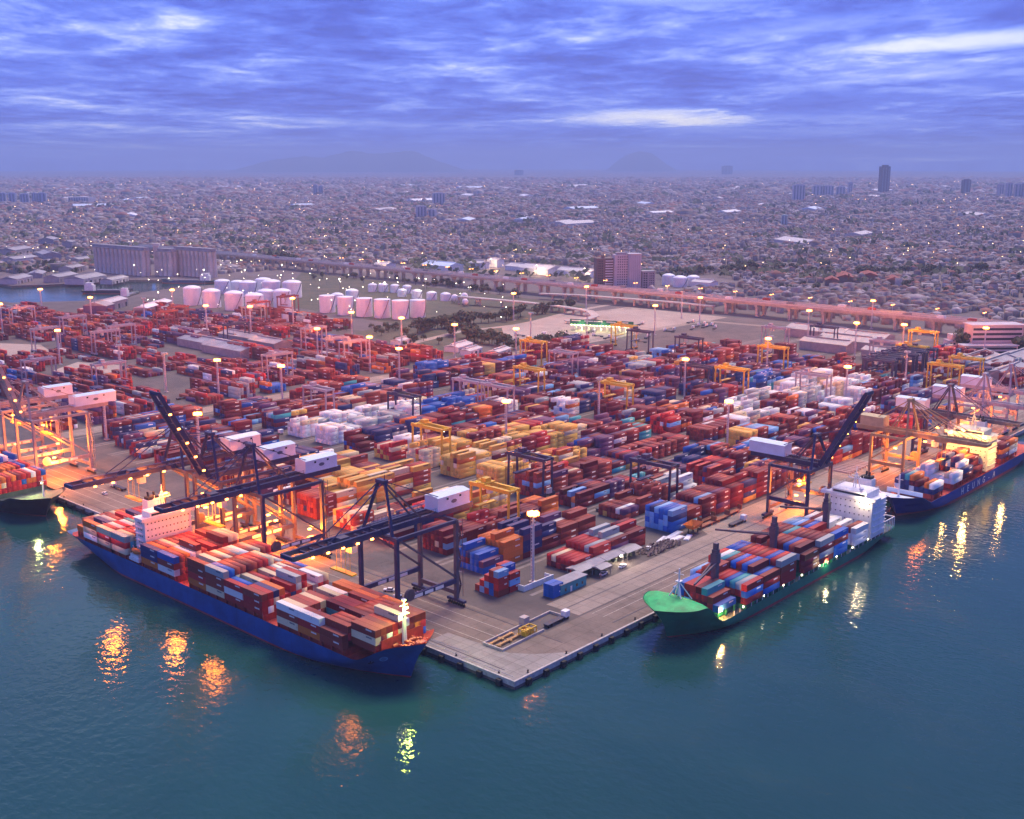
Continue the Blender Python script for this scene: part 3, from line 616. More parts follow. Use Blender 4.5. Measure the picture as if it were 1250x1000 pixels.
MB().box(26.2, 26.6, 7.4, 8.4, 21.5, 22.4).build('floodlight', LAMPW, S2)

# ---- indigo ship further along the eastern quay
S3 = thing('container_ship', 'indigo-hulled ship with red boot-top and floodlit cream superstructure beside the tan crane', 'ship', (432, -13.2, 0), math.pi)
hb3, zt3, X3 = hull(S3, 177, 24, 6.8, 4.5, 9, 6, HNAVY, REDBOOT, REDD, 1.6, .88, 1.2, PALEB, PALEB)
b3 = []
for (a, h, o) in ((388, 3, {}), (375, 3, {'e': 1}), (335, 3, {'e': 1, 'hs': [3, 2, 3, 4, 4, 3, 3, 1]}), (321, 2, {'e': 1, 'hs': [1, 3, 4, 4, 3, 4, 3, 2]}), (307, 2, {'e': 1, 'hs': [2, 3, 3, 1, 1, 1, 2, 2], 'W': {'white': 5, 'cream': 3}}), (282, 2, {'e': 1, 'hs': [2, 3, 3, 3, 2, 1, 2, 2]})):
    o['rows'] = 8; b3.append((432 - a - 6.1, 8, h, 0, o))
shipload(S3, b3, 8.6, {'maroon': 4, 'orange': 2.5, 'purple': 2, 'navy-blue': 2, 'cream': 1, 'teal': 1, 'white': 1}, 'containers aboard the indigo ship', False, 'indigo ship')
superstructure(S3, 69, 82, 22, 6.8, 28, 6, 9, mat=M('cream_paint', (.72, .64, .46), .5, var=.1), funnelm=WHITE)
for yy in (-9, 9): MB().box(82.9, 83.4, yy - .6, yy + .6, 25, 25.8).build('floodlight', LAMPW, S3)
point('bridge_flood', S3, (93, 5, 25), 12000, (1, .50, .13), .9); point('bridge_flood', S3, (93, -7, 25), 8000, (1, .50, .13), .9); point('side_flood', S3, (76, 18.5, 17), 6500, (1, .50, .13), 1.2)
MB().cyl((168, 0, 10), (168, 0, 21), .6, .35, 8).bar((168, -1.8, 18.5), (168, 1.8, 18.5), .25).build('foremast', WHITE, S3)
MB().box(160.5, 161, -9, 9, 9.5, 11.6).build('breakwater', PALEB, S3)
for i, ch in enumerate('HEUNG-A'):
    cu_ = bpy.data.curves.new('letter', 'FONT'); cu_.body = ch; cu_.size = 4.9; cu_.extrude = .04; cu_.align_x = 'CENTER'
    tmp = bpy.data.objects.new('letter', cu_); COL.objects.link(tmp); bpy.context.view_layer.update()
    me = bpy.data.meshes.new_from_object(tmp); bpy.data.objects.remove(tmp); me.name = 'letter'; me.materials.clear(); me.materials.append(WHITE)
    o = obj('letter', me, S3, (117 - i * 7.4, 12.16, 2.2)); o.rotation_euler = (math.pi / 2, 0, math.pi)

# ---- black-hulled ship further along the western quay
S0 = thing('container_ship', 'black-hulled ship with floodlit pale hatch near its bow beside lit steel cranes', 'ship', (-15.5, 470, 0), -math.pi / 2)
hull(S0, 184, 27, 7.5, 3.5, 8, 6, HBLACK, REDBOOT, DKGREEN, .5, .86, 1.0, DKGREEN, None)
b0 = [(470 - b - 6.1, 10, h, 0, {'e': 1, 'hm': DKGREEN}) for b, h in ((362, 4), (348, 4), (334, 3), (317, 3))]
shipload(S0, b0, 9, {'white': 2, 'blue': 1.5, 'orange': 2, 'red': 3, 'brick-red': 2, 'maroon': 2, 'cream': 1}, 'containers aboard the black-hulled ship', True, 'black ship')
MB().cyl((176, 0, 10), (176, 0, 20), .5, .3, 8).bar((176, -1.6, 18), (176, 1.6, 18), .2).build('foremast', WHITE, S0)
MB().box(175.2, 175.6, -.6, .6, 16.5, 17.2).build('floodlight', LAMPG, S0); point('bow_flood', S0, (172.0, -3, 15), 3500, (.85, 1, .35), .5)

# ================================================================== CONTAINER YARD
P_YEL = [(380, 572), (430, 553), (560, 556), (640, 532), (705, 536), (700, 562), (620, 600), (585, 632), (420, 648), (395, 615)]
P_WH = [[(352, 522), (440, 502), (515, 503), (500, 524), (450, 538), (385, 553)], [(455, 545), (497, 540), (497, 570), (457, 568)], [(880, 498), (935, 488), (945, 510), (900, 532), (878, 522)], [(950, 482), (1040, 462), (1065, 480), (1030, 512), (960, 505)], [(588, 488), (615, 486), (615, 508), (588, 508)]]
P_BL = [[(905, 468), (945, 462), (945, 498), (915, 500)], [(800, 610), (828, 608), (828, 645), (805, 645)], [(585, 628), (640, 620), (648, 632), (590, 645)]]
def weights(x, y, b):
    if inpoly(x, y, P_YEL): return W_Y, .5
    for p in P_WH:
        if inpoly(x, y, p): return W_W, .7
    for p in P_BL:
        if inpoly(x, y, p): return W_B, .3
    if b > 440: return W_L, .5
    if x < 340: return W_LN, .4
    return W_A, .68
ROADS = [(146, 160), (300, 317), (455, 471), (604, 616)]
ROW0, PITCHB = 48.0, 27.2
TUGS = [px(598, 640), px(522, 560)]
def yard_label(kind):
    return lambda col, i, k, h, n: f"{col} container, {'top' if k == h - 1 else ordw(k)} tier, {kind}"
FREE = []   # yard spots kept free (masts)
MASTS = [(651, 624, 1), (265, 438, 1), (343, 445, 1), (487, 424, 1), (555, 395, 1), (627, 357, 1), (630, 400, 1), (716, 349, 1), (717, 383, 0), (800, 372, 1), (833, 355, 0), (855, 362, 1), (938, 412, 1), (988, 378, 1), (1066, 366, 1),
         (1104, 395, 1), (1046, 393, 1), (1204, 399, 1), (890, 488, 1), (1035, 446, 1), (837, 437, 1), (1108, 428, 0), (732, 460, 0), (618, 488, 1), (241, 503, 1), (70, 402, 1), (49, 352, 1), (110, 362, 1), (210, 353, 1), (251, 372, 1),
         (175, 363, 0), (305, 373, 1), (357, 363, 1), (429, 380, 1), (490, 387, 1), (451, 410, 1), (387, 400, 1), (648, 381, 0), (200, 430, 0), (145, 420, 0), (0, 370, 1), (126, 478, 0), (1165, 470, 0)]
MPOS = [px(x, y, 33.0) for x, y, l in MASTS]
def near_mast(a, b, ra, rb): return any(abs(a - p[0]) < ra and abs(b - p[1]) < rb for p in MPOS)
for k in range(14):                                            # blocks that run along X
    b0 = ROW0 + PITCHB * k; bc = b0 + 7.5
    a = 90.0 if k == 0 else 64.0 + random.choice((0, 0, 6))
    if k > 6: a += 4
    aend = 552 if bc > 330 else 640 if bc > 190 else 735
    nb = 0; prev = None; lvl = 3.2; bays = []
    while a + 12.3 < aend:
        rd = next((r for r in ROADS if a + 12.3 > r[0] and a < r[1]), None)
        if rd: a = rd[1] + .3; bays.append(None); lvl = random.uniform(2.4, 4.4); continue
        lvl = min(4.6, max(1.2, lvl + random.uniform(-1, 1)))
        X_, Y_, _ = proj(a + 6, bc)
        skip = random.random() < (.04 if Y_ > 540 else .05)
        if near_mast(a + 6.1, bc, 7.5, 9): skip = True
        if skip: bays.append(None); a += 12.5; continue
        full = random.random() < .75
        hs = [max(0, min(5, int(round(lvl + (random.uniform(-.35, .35) if full else random.uniform(-1.8, 1.0)))))) for _ in range(6)]
        L = 6.06 if random.random() < .22 else 12.19
        bays.append((a + 6.1, hs, L, X_, Y_)); a += 12.5
    for j, q in enumerate(bays):
        if not q: nb = 0 if q is None and nb > 0 else nb; continue
        ac, hs, L, X_, Y_ = q; W_, coh = weights(X_, Y_, bc)
        nx = bays[j + 1][1] if j + 1 < len(bays) and bays[j + 1] else None; pv_ = bays[j - 1][1] if j and bays[j - 1] else None
        nblk = sum(1 for r in ROADS if ac > r[0])
        kind = f"{ordw(j)} bay, {ordw(k)} block row from the green ship quay"
        fx = None
        bay(ac, bc, QZ + .1, 0, L, hs, W_, None, yard_label(kind), 'containers stacked in the yard', nx, pv_, coh)
W_RB = {'red': 3, 'sky-blue': 2, 'blue': 1.4, 'brick-red': 1}
for i, (a, hs) in enumerate(((52.5, [1, 2, 3, 4, 4]), (59.2, [2, 3, 4, 4, 3]))):
    for n_, h in enumerate(hs):
        for k in range(h): col = pick(W_RB); rec(a, 54.4 + (4 - n_) * 2.52, QZ + .1 + 2.6 * k, 0, 6.06, col, f"{col} short container, {'top' if k == h - 1 else ordw(k)} tier of lone apron stack, {ordw(n_)} row from gantry crane", 'short containers stacked beside the light mast', 31)
for k in range(2):
    for j in range(2): rec(66.2 + 0 * k, 38.0 + 0 * j + j * 2.6 - 8 + 8, QZ + .1 + 2.6 * k, 0, 6.06, 'blue', f"blue short container, {('lower', 'upper')[k]} tier beside the teal shed, {('apron', 'yard')[j]} side", 'short containers beside the teal shed', 31)
P_NOL = [[(-40, 416), (50, 418), (68, 432), (64, 441), (-40, 441)], [(60, 446), (95, 440), (152, 445), (145, 464), (60, 468)], [(150, 470), (215, 455), (230, 470), (180, 485)], [(205, 418), (290, 432), (270, 442), (190, 432)]]
for k in range(16):                                            # blocks that run along Y
    a0 = 66 + PITCHB * k; ac = a0 + 7.5; b = 449.0
    bend = 1040 if ac < 330 else 960 if ac < 430 else 860
    if ac > 425: b = 640
    lvl = 3; bays = []
    while b + 12.3 < bend:
        if 640 < b + 6 < 660 or 800 < b + 6 < 815: b += 12.5; bays.append(None); continue
        lvl = min(4.4, max(.6, lvl + random.uniform(-1.1, 1)))
        X_, Y_, _ = proj(ac, b + 6)
        if X_ < -30 or random.random() < .12 or any(inpoly(X_, Y_, p) for p in P_NOL) or near_mast(ac, b + 6, 9, 7.5): bays.append(None); b += 12.5; continue
        hs = [max(0, min(5, int(round(lvl + random.uniform(-1.2, .9))))) for _ in range(6)]
        bays.append((b + 6.1, hs, X_, Y_)); b += 12.5
    for j, q in enumerate(bays):
        if not q: continue
        bc, hs, X_, Y_ = q; W_, coh = weights(X_, Y_, bc)
        nx = bays[j + 1][1] if j + 1 < len(bays) and bays[j + 1] else None; pv_ = bays[j - 1][1] if j and bays[j - 1] else None
        bay(ac, bc, QZ + .1, math.pi / 2, 12.19, hs, W_, None, yard_label('in the far yard beyond the cross road'), 'containers stacked in the yard', nx, pv_, coh)

# ================================================================== LIGHT MASTS
def mast(lit):
    r = thing('light_mast', 'x', 'light mast')
    m = MB().lathe([(.95, 0), (.9, .6), (.58, .7), (.46, 28)], 8)
    for k in range(18): m.box(-.95, -.46, -.4, .4, 1.5 + k * 1.45, 1.6 + k * 1.45)
    m.bar((-.95, -.4, 1), (-.95, -.4, 28), .12).bar((-.95, .4, 1), (-.95, .4, 28), .12); m.build('pole', MASTM, r)
    MB().box(-1.4, 1.4, -1.4, 1.4, 0, .5).build('footing', CONC, r)
    h = MB().lathe([(.3, 27.6), (1.5, 28.2), (1.5, 28.5), (.3, 28.6)], 10).build('head_frame', MASTM, r)
    for k in range(6):
        q = k * math.pi / 3; x, y = 1.75 * math.cos(q), 1.75 * math.sin(q)
        MB().box(-.62, .62, -.6, .6, -.6, .6).build('lamp', LAMP if lit else M('unlit_lamp', (.5, .48, .46), .3, var=0), h, (x, y, 28.95), q)
    return r
mlit, mun = mast(True), mast(False); used = set(); NM = {}
near_thing = ['beside the teal shed on the corner apron', 'beside the cross road through the yard', 'on the kerb of the cross road', 'at the bend of the cross road', 'at the scrub field edge by the sheds', 'beside the round tanks and spheres', 'at the corner of the scrub field', 'behind the green toll gate', 'in front of the green toll gate', 'beside the truck lot', 'beneath the viaduct past the toll gate', 'on the earth lot below the viaduct', 'among maroon stacks behind a yellow gantry', 'before the viaduct piers', 'tallest-looking one against viaduct piers', 'below the viaduct near the office block', 'among stacks before the viaduct', 'in front of the white office block', 'behind the white containers by the raised crane boom', 'above the white reefer stacks', 'in the middle yard between yellow gantries', 'near the row of parked blue gantries', 'beside a yellow gantry in the middle yard', 'beside the pale container near the middle yard', 'behind the raised boom of the dark crane', 'beside the sandy lot of the far yard', 'on the edge of the inland basin', 'beside the long quay shed by the basin', 'before the silos and the first tank', 'in the red yard below the domed tanks', 'beside the grey lean-to roof in the far yard', 'below the second row of domed tanks', 'against the biggest domed tank', 'in front of the squat white tanks', 'beside the last squat white tank', 'behind red stacks at the cross road', 'in the middle of the red yard', 'on the scrub beside the toll lot', 'in the violet stacks of the far yard', 'between the sandy lots of the far yard', 'at the outermost end of the far yard', 'behind the lit steel quay cranes', 'behind the tan quay crane']
for i, ((x, y, lit), p) in enumerate(zip(MASTS, MPOS)):
    src = mlit if lit else mun; lab = f"light mast with {'lit orange' if lit else 'unlit'} head {near_thing[i]}"
    if src.name in used: r = dup(src, (p[0], p[1], QZ), HEAD * 0, lab, 'light masts of the port')
    else: r = src; used.add(src.name); r.location = (p[0], p[1], QZ); r['label'] = lab; r['group'] = 'light masts of the port'
    if lit: point('mast_light', r, (0, 0, 30.0), 72000 if i else 22000, SODIUM, 1.0)

# ================================================================== YARD GANTRIES
def rtg(mat, name='yard_gantry', H=20.0, lit=True):
    r = thing(name, 'x', 'gantry crane'); S = 11.8; Wb = 3.6
    for sy in (-1, 1):
        for sx in (-1, 1): MB().bar((sx * Wb, sy * S, 2.2), (sx * Wb * .86, sy * S, H), .95, .75).build('leg', mat, r)
        MB().box(-Wb - 1.6, Wb + 1.6, sy * S - .6, sy * S + .6, 1.3, 2.4).build('sill_beam', mat, r)
        w_ = MB()
        for q in (-Wb - 1, -Wb + 1, Wb - 1, Wb + 1): w_.cyl((q, sy * S - .5, .75), (q, sy * S + .5, .75), .75, n=10)
        w_.build('wheel_set', BLACK, r)
    for sx in (-1, 1): MB().box(sx * Wb * .86 - .65, sx * Wb * .86 + .65, -S - .9, S + .9, H - .2, H + 1.5).build('girder', mat, r)
    MB().box(-Wb * .8, Wb * .8, -S - .4, -S + .4, H + .1, H + 1.1).box(-Wb * .8, Wb * .8, S - .4, S + .4, H + .1, H + 1.1).build('end_tie', mat, r)
    t_ = MB().box(-Wb - .2, Wb + .2, 3.0, 7.4, H + 1.5, H + 2.1).box(-1.8, 1.8, 3.6, 6.8, H + 2.1, H + 4.0).build('trolley', mat, r)
    MB().box(-1.2, 1.2, 2.0, 4.0, H - 3.0, H - .6).build('operator_cabin', M('cab_white', (.6, .6, .58), .4, var=.1), t_)
    s_ = MB().box(-6.0, 6.0, 4.2, 6.6, H - 8.6, H - 8.0).bar((-2, 4.6, H - 8), (-2, 4.6, H + 1.6), .12).bar((2, 6.2, H - 8), (2, 6.2, H + 1.6), .12).build('spreader', mat, r)
    MB().box(-1.6, 1.6, -S - 1.7, -S - .6, 2.4, 5.0).build('generator_box', M('cab_white'), r)
    if lit:
        for sy in (-1, 1): MB().box(-.5, .5, sy * (S - 2) - .5, sy * (S - 2) + .5, H - .75, H - .25).build('floodlight', LAMPW, r)
    return r
PROTO = {'yellow': rtg(YEL), 'lilac-grey': rtg(LILAC, lit=False), 'dark steel': rtg(NAVY, H=19), 'red-brown': rtg(M('redbrown_steel', (.26, .06, .05), .55, var=.2), lit=False)}
PU = set()
def place_rtg(kind, a, b, rz, where, light=None):
    src = PROTO[kind]; lab = f"{kind} yard gantry crane straddling container stacks {where}"
    if kind in PU: r = dup(src, (a, b, QZ + .05), rz, lab, 'yard gantry cranes')
    else: PU.add(kind); r = src; r.location = (a, b, QZ + .05); r.rotation_euler = (0, 0, rz); r['label'] = lab; r['group'] = 'yard gantry cranes'
    if light: point('gantry_light', r, (0, 3, 18.0), light * 1.5, (1, .32, .05), .6)
def snapA(x, y):
    a, b = px(x, y); k = round((b - 9 - ROW0) / PITCHB); return a, ROW0 + PITCHB * k + 9.3
def snapL(x, y):
    a, b = px(x, y); k = round((a - 9 - 66) / PITCHB); return 66 + PITCHB * k + 9.3, b
for i, (x, y, kd, wh, li) in enumerate([(598, 645, 'yellow', 'over the blue row beside the corner mast', 3000), (522, 563, 'yellow', 'beside the pale green cube of containers', 3500), (741, 503, 'yellow', 'beside an unlit mast in the middle yard', 5000), (652, 485, 'yellow', 'lit orange in the middle yard', 9000), (655, 447, 'yellow', 'at the scrub side of the yard', 0),
        (912, 487, 'yellow', 'beside blue stacks and a lit mast', 6000), (925, 452, 'yellow', 'among dark stacks past the blue stacks', 4000), (755, 424, 'yellow', 'below the green toll gate', 5000), (1142, 478, 'yellow', 'over the pale reefer cube', 0), (1178, 470, 'yellow', 'past the pale reefer cube', 3000), (1118, 432, 'yellow', 'before the viaduct near the office block', 0), (1125, 455, 'yellow', 'before the parked blue gantries', 0),
        (480, 515, 'dark steel', 'at the white reefer rows', 3000), (570, 500, 'lilac-grey', 'past the white reefer rows', 5000), (610, 508, 'lilac-grey', 'over a pale container', 6000), (690, 462, 'lilac-grey', 'behind the lit yellow gantry', 4000), (385, 510, 'lilac-grey', 'beside the kerb of the cross road', 5000), (855, 442, 'dark steel', 'with lamps near the lit mast', 2500), (845, 478, 'dark steel', 'lit by white lamps in the middle yard', 3500), (980, 490, 'lilac-grey', 'at the white reefer stacks', 6000),
        (1005, 425, 'dark steel', 'among purple stacks before the viaduct', 4000), (815, 615, 'dark steel', 'over the blue block by the pale road', 2500), (640, 600, 'dark steel', 'behind the corner mast', 0), (950, 428, 'lilac-grey', 'among far maroon stacks', 3000), (790, 432, 'dark steel', 'on the toll gate side of the yard', 4000), (1065, 445, 'lilac-grey', 'before the viaduct sheds', 2500)]):
    a, b = snapA(x, y); place_rtg(kd, a, b, 0, wh, li)
for i, (x, y, kd, wh, li) in enumerate([(60, 428, 'lilac-grey', 'beside the sandy lot', 12000), (78, 414, 'lilac-grey', 'among orange lit stacks', 16000), (118, 434, 'lilac-grey', 'between the two sandy lots', 6000), (148, 425, 'lilac-grey', 'with an orange cab lamp past the sandy lots', 7000), (60, 470, 'lilac-grey', 'behind the lit steel quay cranes', 6000), (115, 480, 'lilac-grey', 'over a dark block near the blue crane house', 8000), (205, 405, 'red-brown', 'at the red yard below the domed tanks', 3000),
        (225, 398, 'red-brown', 'before the first domed tank', 0), (320, 392, 'red-brown', 'beside the lit mast below the tanks', 6000), (345, 385, 'red-brown', 'against the domed tanks', 0), (300, 400, 'lilac-grey', 'with bright cab in the red yard', 8000), (295, 420, 'dark steel', 'over the dark sheds of the red yard', 0), (370, 430, 'lilac-grey', 'over orange lit stacks', 9000), (335, 465, 'lilac-grey', 'at the red yard kerb', 9000), (395, 445, 'lilac-grey', 'behind the cross road bend', 5000), (440, 445, 'lilac-grey', 'beside the orange lit stacks at the scrub', 9000), (25, 400, 'lilac-grey', 'at the outermost end of the far yard', 12000)]):
    a, b = snapL(x, y); place_rtg(kd, a, b, math.pi / 2, wh, li)
for k in range(9): place_rtg('dark steel', 560 + k * 9.5, 132 + 5 * (k % 2), 0, 'in the parked row before the office block')

# ================================================================== QUAY CRANES
def sts(label, loc, rz, steel, steel2, housem, gauge=30., sp=10., zg=34., out=39., back=16., boom=0., apex=19., reel=True, lamps=(), hl=17., lattice=False):
    r = thing('quay_crane', label, 'crane', loc, rz, 'ship-to-shore cranes on the quays')
    for sy in (-1, 1):
        for x in (0, gauge):
            MB().bar((x, sy * sp, 2.4), (x, sy * sp, zg), 1.5, 1.3).build('leg', steel if x == 0 else steel2, r)
            b_ = MB().box(x - .8, x + .8, sy * sp - 4.5, sy * sp + 4.5, 1.6, 2.6)
            b_.build('bogie', steel, r)
            w_ = MB()
            for q in (-3.9, -2.6, -1.3, 0, 1.3, 2.6, 3.9): w_.cyl((x - .35, sy * sp + q, .55), (x + .35, sy * sp + q, .55), .55, n=8)
            w_.build('wheel_set', BLACK, r)
        pb = MB().box(0, gauge, sy * sp - .65, sy * sp + .65, 9.0, 10.8).build('portal_beam', steel, r)
        for q in (.32, .5, .68): MB().box(gauge * q - 2.1, gauge * q + 2.1, sy * sp - .75, sy * sp - .66, 9.3, 10.5).build('sign_board', WHITE, pb)
        MB().bar((0, sy * sp, zg), (gauge, sy * sp, 11), .75).build('diagonal_brace', steel2, r)
        MB().bar((0, sy * sp, zg - .6), (gauge, sy * sp, zg - .6), 1.1, 1.3).build('upper_beam', steel, r)
        MB().box(-.8, back + gauge, sy * 3.0 - .55, sy * 3.0 + .55, zg + .2, zg + 2.3).build('girder', steel, r)
    for x in (0, gauge):
        MB().box(x - .7, x + .7, -sp, sp, zg - 1.3, zg + .2).build('cross_beam', steel, r)
        MB().box(x - .6, x + .6, -sp, sp, 4.2, 5.8).build('sill_beam', steel2, r)
    hinge = Vector((-1.2, 0, zg + 1.2)); d = Vector((-math.cos(boom), 0, math.sin(boom))); u = Vector((math.sin(boom), 0, math.cos(boom)))
    bm_ = MB()
    for sy in (-1, 1):
        a_ = hinge + Vector((0, sy * 3.0, 0)); bm_.bar(a_, a_ + d * (out - 7), 1.1, 2.1); 
        bm_.bar(a_ + u * 1.9, a_ + u * 1.9 + d * (out - 7), .12)
    for k in range(9): a_ = hinge + d * (out - 7) * k / 8; bm_.bar(a_ + Vector((0, -3, 0)), a_ + Vector((0, 3, 0)), .6)
    bm_.build('boom', steel, r)
    tip = MB(); a_ = hinge + d * (out - 7.2)
    for sy in (-1, 1): tip.bar(a_ + Vector((0, sy * 3.0, 0)), hinge + d * out + Vector((0, sy * 3.0, 0)), 1.0, 1.7)
    tip.bar(hinge + d * out + Vector((0, -3.4, 0)), hinge + d * out + Vector((0, 3.4, 0)), 1.0, 1.4); tip.build('boom_tip', steel, r)
    A = Vector((2.5, 0, zg + apex))
    for sy in (-1, 1):
        MB().bar((0, sy * sp * .8, zg), A + Vector((0, sy * 1.6, 0)), 1.0).build('apex_leg', steel, r)
        MB().bar((gauge * .62, sy * 3, zg + 2), A + Vector((0, sy * 1.2, 0)), .6).build('back_leg', steel2, r)
        if boom < .2:
            for q in ((.62,) if not lattice else (.4, .66, .94)): MB().bar(A + Vector((0, sy * 1.2, 0)), hinge + d * out * q + Vector((0, sy * 3, 1.2)), .32).build('forestay', steel, r)
        else:
            mid = A + Vector((-6, 0, 6)); MB().bar(A + Vector((0, sy * 1.2, 0)), hinge + d * out * .5 + Vector((0, sy * 3, 0)), .3).build('forestay', steel, r)
        MB().bar(A + Vector((0, sy * 1.2, 0)), (gauge + back * .7, sy * 3, zg + 2.2), .32).build('backstay', steel, r)
    MB().box(A.x - 1.2, A.x + 1.2, -2.2, 2.2, A.z - .6, A.z + .6).bar(A + Vector((0, -1.5, 0)), A + Vector((0, -1.5, 2.6)), .2).build('apex_head', steel, r)
    x0 = gauge - 3; h = MB().box(x0, x0 + hl, -3.6, 3.6, zg + 2.6, zg + 7.6).gable(x0, x0 + hl, -3.6, 3.6, zg + 7.6, zg + 8.3, 0, 'x', .25)
    h.box(x0 - .2, x0 + hl + .2, -3.8, 3.8, zg + 2.3, zg + 2.7); hh = h.build('machinery_house', housem, r)
    for q in (.3, .7): MB().box(x0 + hl * q - .5, x0 + hl * q + .5, -3.72, -3.62, zg + 6.0, zg + 6.8).build('vent', DARKW, hh)
    MB().prism([(x0 + hl * .5 + 1.5 * math.cos(q_ * math.pi / 6), 0 + .75 * math.sin(q_ * math.pi / 6)) for q_ in range(12)], -.04, .04).build('emblem', M('emblem_ink', (.08, .10, .16), .5, var=0), hh, (0, 0, 0)).matrix_local = Matrix.Translation((0, -3.68, zg + 4.9)) @ Matrix.Rotation(math.pi / 2, 4, 'X')
    rl_ = MB()
    for sy in (-3.9, 3.9):
        for z_ in (1.0, 2.0): rl_.bar((-.5, sy, zg + 2 + z_), (gauge - 4, sy, zg + 2 + z_), .1)
        for q in range(14): rl_.bar((-.5 + q * (gauge - 4) / 13, sy, zg + 2), (-.5 + q * (gauge - 4) / 13, sy, zg + 4), .1)
    rl_.build('walkway_rail', steel2, r)
    tx = -out * .42 if boom < .2 else gauge * .4
    tr = MB().box(tx - 3, tx + 3, -3.6, 3.6, zg - .7, zg + .1).box(tx - 2, tx + 2, -1.5, 1.5, zg + .1, zg + 2.6).build('trolley', steel2, r)
    MB().box(tx + 2.6, tx + 5.2, -1.6, 1.6, zg - 4.0, zg - .8).build('operator_cabin', M('cab_white'), tr)
    sp_ = MB().box(tx - 1.2, tx + 1.2, -6, 6, zg - 10.6, zg - 10)
    for q in (-1, 1):
        for v in (-2.5, 2.5): sp_.bar((tx + q, v, zg - 10), (tx + q, v, zg - .8), .12)
    sp_.build('spreader', YEL, r)
    if reel: MB().cyl((gauge * .16, -sp - 1.6, 11.5), (gauge * .16, -sp - .7, 11.5), 2.3, n=18).cyl((gauge * .16, -sp - 1.7, 11.5), (gauge * .16, -sp - .6, 11.5), .7, n=10).build('cable_reel', steel2, r)
    st = MB()
    for k in range(6):
        za, zb = 3 + k * (zg - 4) / 6, 3 + (k + 1) * (zg - 4) / 6; st.bar((gauge + 1.6, -sp + (-.8 if k % 2 else .8), za), (gauge + 1.6, -sp + (.8 if k % 2 else -.8), zb), .9, .12); st.box(gauge + .9, gauge + 2.3, -sp - 1.2, -sp + 1.2, zb - .1, zb)
    for y_ in (-1.2, 1.2): st.bar((gauge + 2.3, -sp + y_, 3), (gauge + 2.3, -sp + y_, zg), .15)
    st.build('stair_tower', steel2, r)
    if lamps:
        for k in range(5):
            q = hinge + d * out * (.12 + .17 * k); MB().box(q.x - .55, q.x + .55, q.y - 3.9, q.y - 3.4, q.z - 1.6, q.z - 1.0).build('boom_lamp', LAMP, r)
    for (x, y, z, pw) in lamps:
        MB().box(x - .7, x + .7, y - .5, y + .5, z + .2, z + .8).build('floodlight', LAMP, r); point('crane_flood', r, (x, y, z - .4), pw, SODIUM, 2.6 if x < 0 else .7)
    return r
C1 = [(16, 4, 16, 38000), (-20, 0, 31, 13000), (26, -6, 12, 24000)]
sts('dark navy quay crane with lowered boom over the bow of the blue ship', (4, 70.5, QZ), 0, NAVY, MAUVE, PALEB, lamps=[(-14, 0, 32.5, 7000)])
sts('dark navy quay crane with lowered boom beside the white superstructure of the blue ship', (4, 151, QZ), 0, NAVY, MAUVE, PALEB, lamps=C1)
sts('dark navy quay crane with its boom raised steeply behind the blue ship', (4, 180.5, QZ), 0, NAVY, MAUVE, PALEB, boom=rad(62), out=44, lamps=C1)
sts('dark navy quay crane with orange lit boom lowered over the stern of the blue ship', (4, 207, QZ), 0, NAVY, MAUVE, WHITE, out=47, lamps=[(14, 0, 18, 30000), (-34, 0, 33, 14000), (-12, 0, 33, 10000)])
SILV = M('silver_mauve_steel', (.30, .25, .27), .5, var=.25)
sts('mauve-grey quay crane with boom raised, standing orange lit behind the black ship', (4, 352, QZ), 0, SILV, SILV, PALEB, boom=rad(70), out=40, hl=24, lamps=[(10, 0, 28, 22000), (20, 6, 15, 26000), (8, -14, 13, 30000)])
sts('mauve-grey quay crane in orange light, the outer one behind the black ship', (4, 388, QZ), 0, SILV, SILV, PALEB, boom=rad(70), out=38, lamps=[(10, 0, 28, 20000), (8, -6, 13, 14000)])
sts('dark navy quay crane with pale house and its boom raised, behind the green-decked ship', (222.5, 8, QZ), math.pi / 2, NAVY, MAUVE, PALEB, gauge=20, sp=11, zg=26.5, out=42, back=15, boom=rad(61), apex=15, hl=19, lamps=[(10, 0, 17, 24000), (14, -5, 8, 7000), (10, -8, 8, 7000)])
TANY = TAN
sts('tan quay crane with fan of stays beside the bow of the indigo ship', (318, 4, QZ), math.pi / 2, TANY, TANY, M('tan_house', (.50, .38, .20), .6, var=.2), gauge=18, sp=10, zg=25, out=38, back=12, apex=19, hl=13, lattice=True, lamps=[(9, 0, 16, 20000), (-8, 3, 23, 7000)])
sts('dark quay crane with two pale houses beside the indigo ship superstructure', (372, 4, QZ), math.pi / 2, MAUVE, NAVY, PALEB, gauge=18, sp=9, zg=26, out=36, back=14, apex=18, lamps=[(8, 0, 18, 9000)])
sts('lilac quay crane in orange light at the stern of the indigo ship', (425, 4, QZ), math.pi / 2, LILAC, LILAC, PALEB, gauge=18, sp=9, zg=25, out=36, back=14, apex=18, lamps=[(8, 0, 21, 15000), (14, 0, 10, 12000)])
sts('lilac quay crane past the stern of the indigo ship', (470, 4, QZ), math.pi / 2, LILAC, LILAC, PALEB, gauge=18, sp=9, zg=25, out=36, back=14, apex=18, lamps=[(8, 0, 21, 14000)])

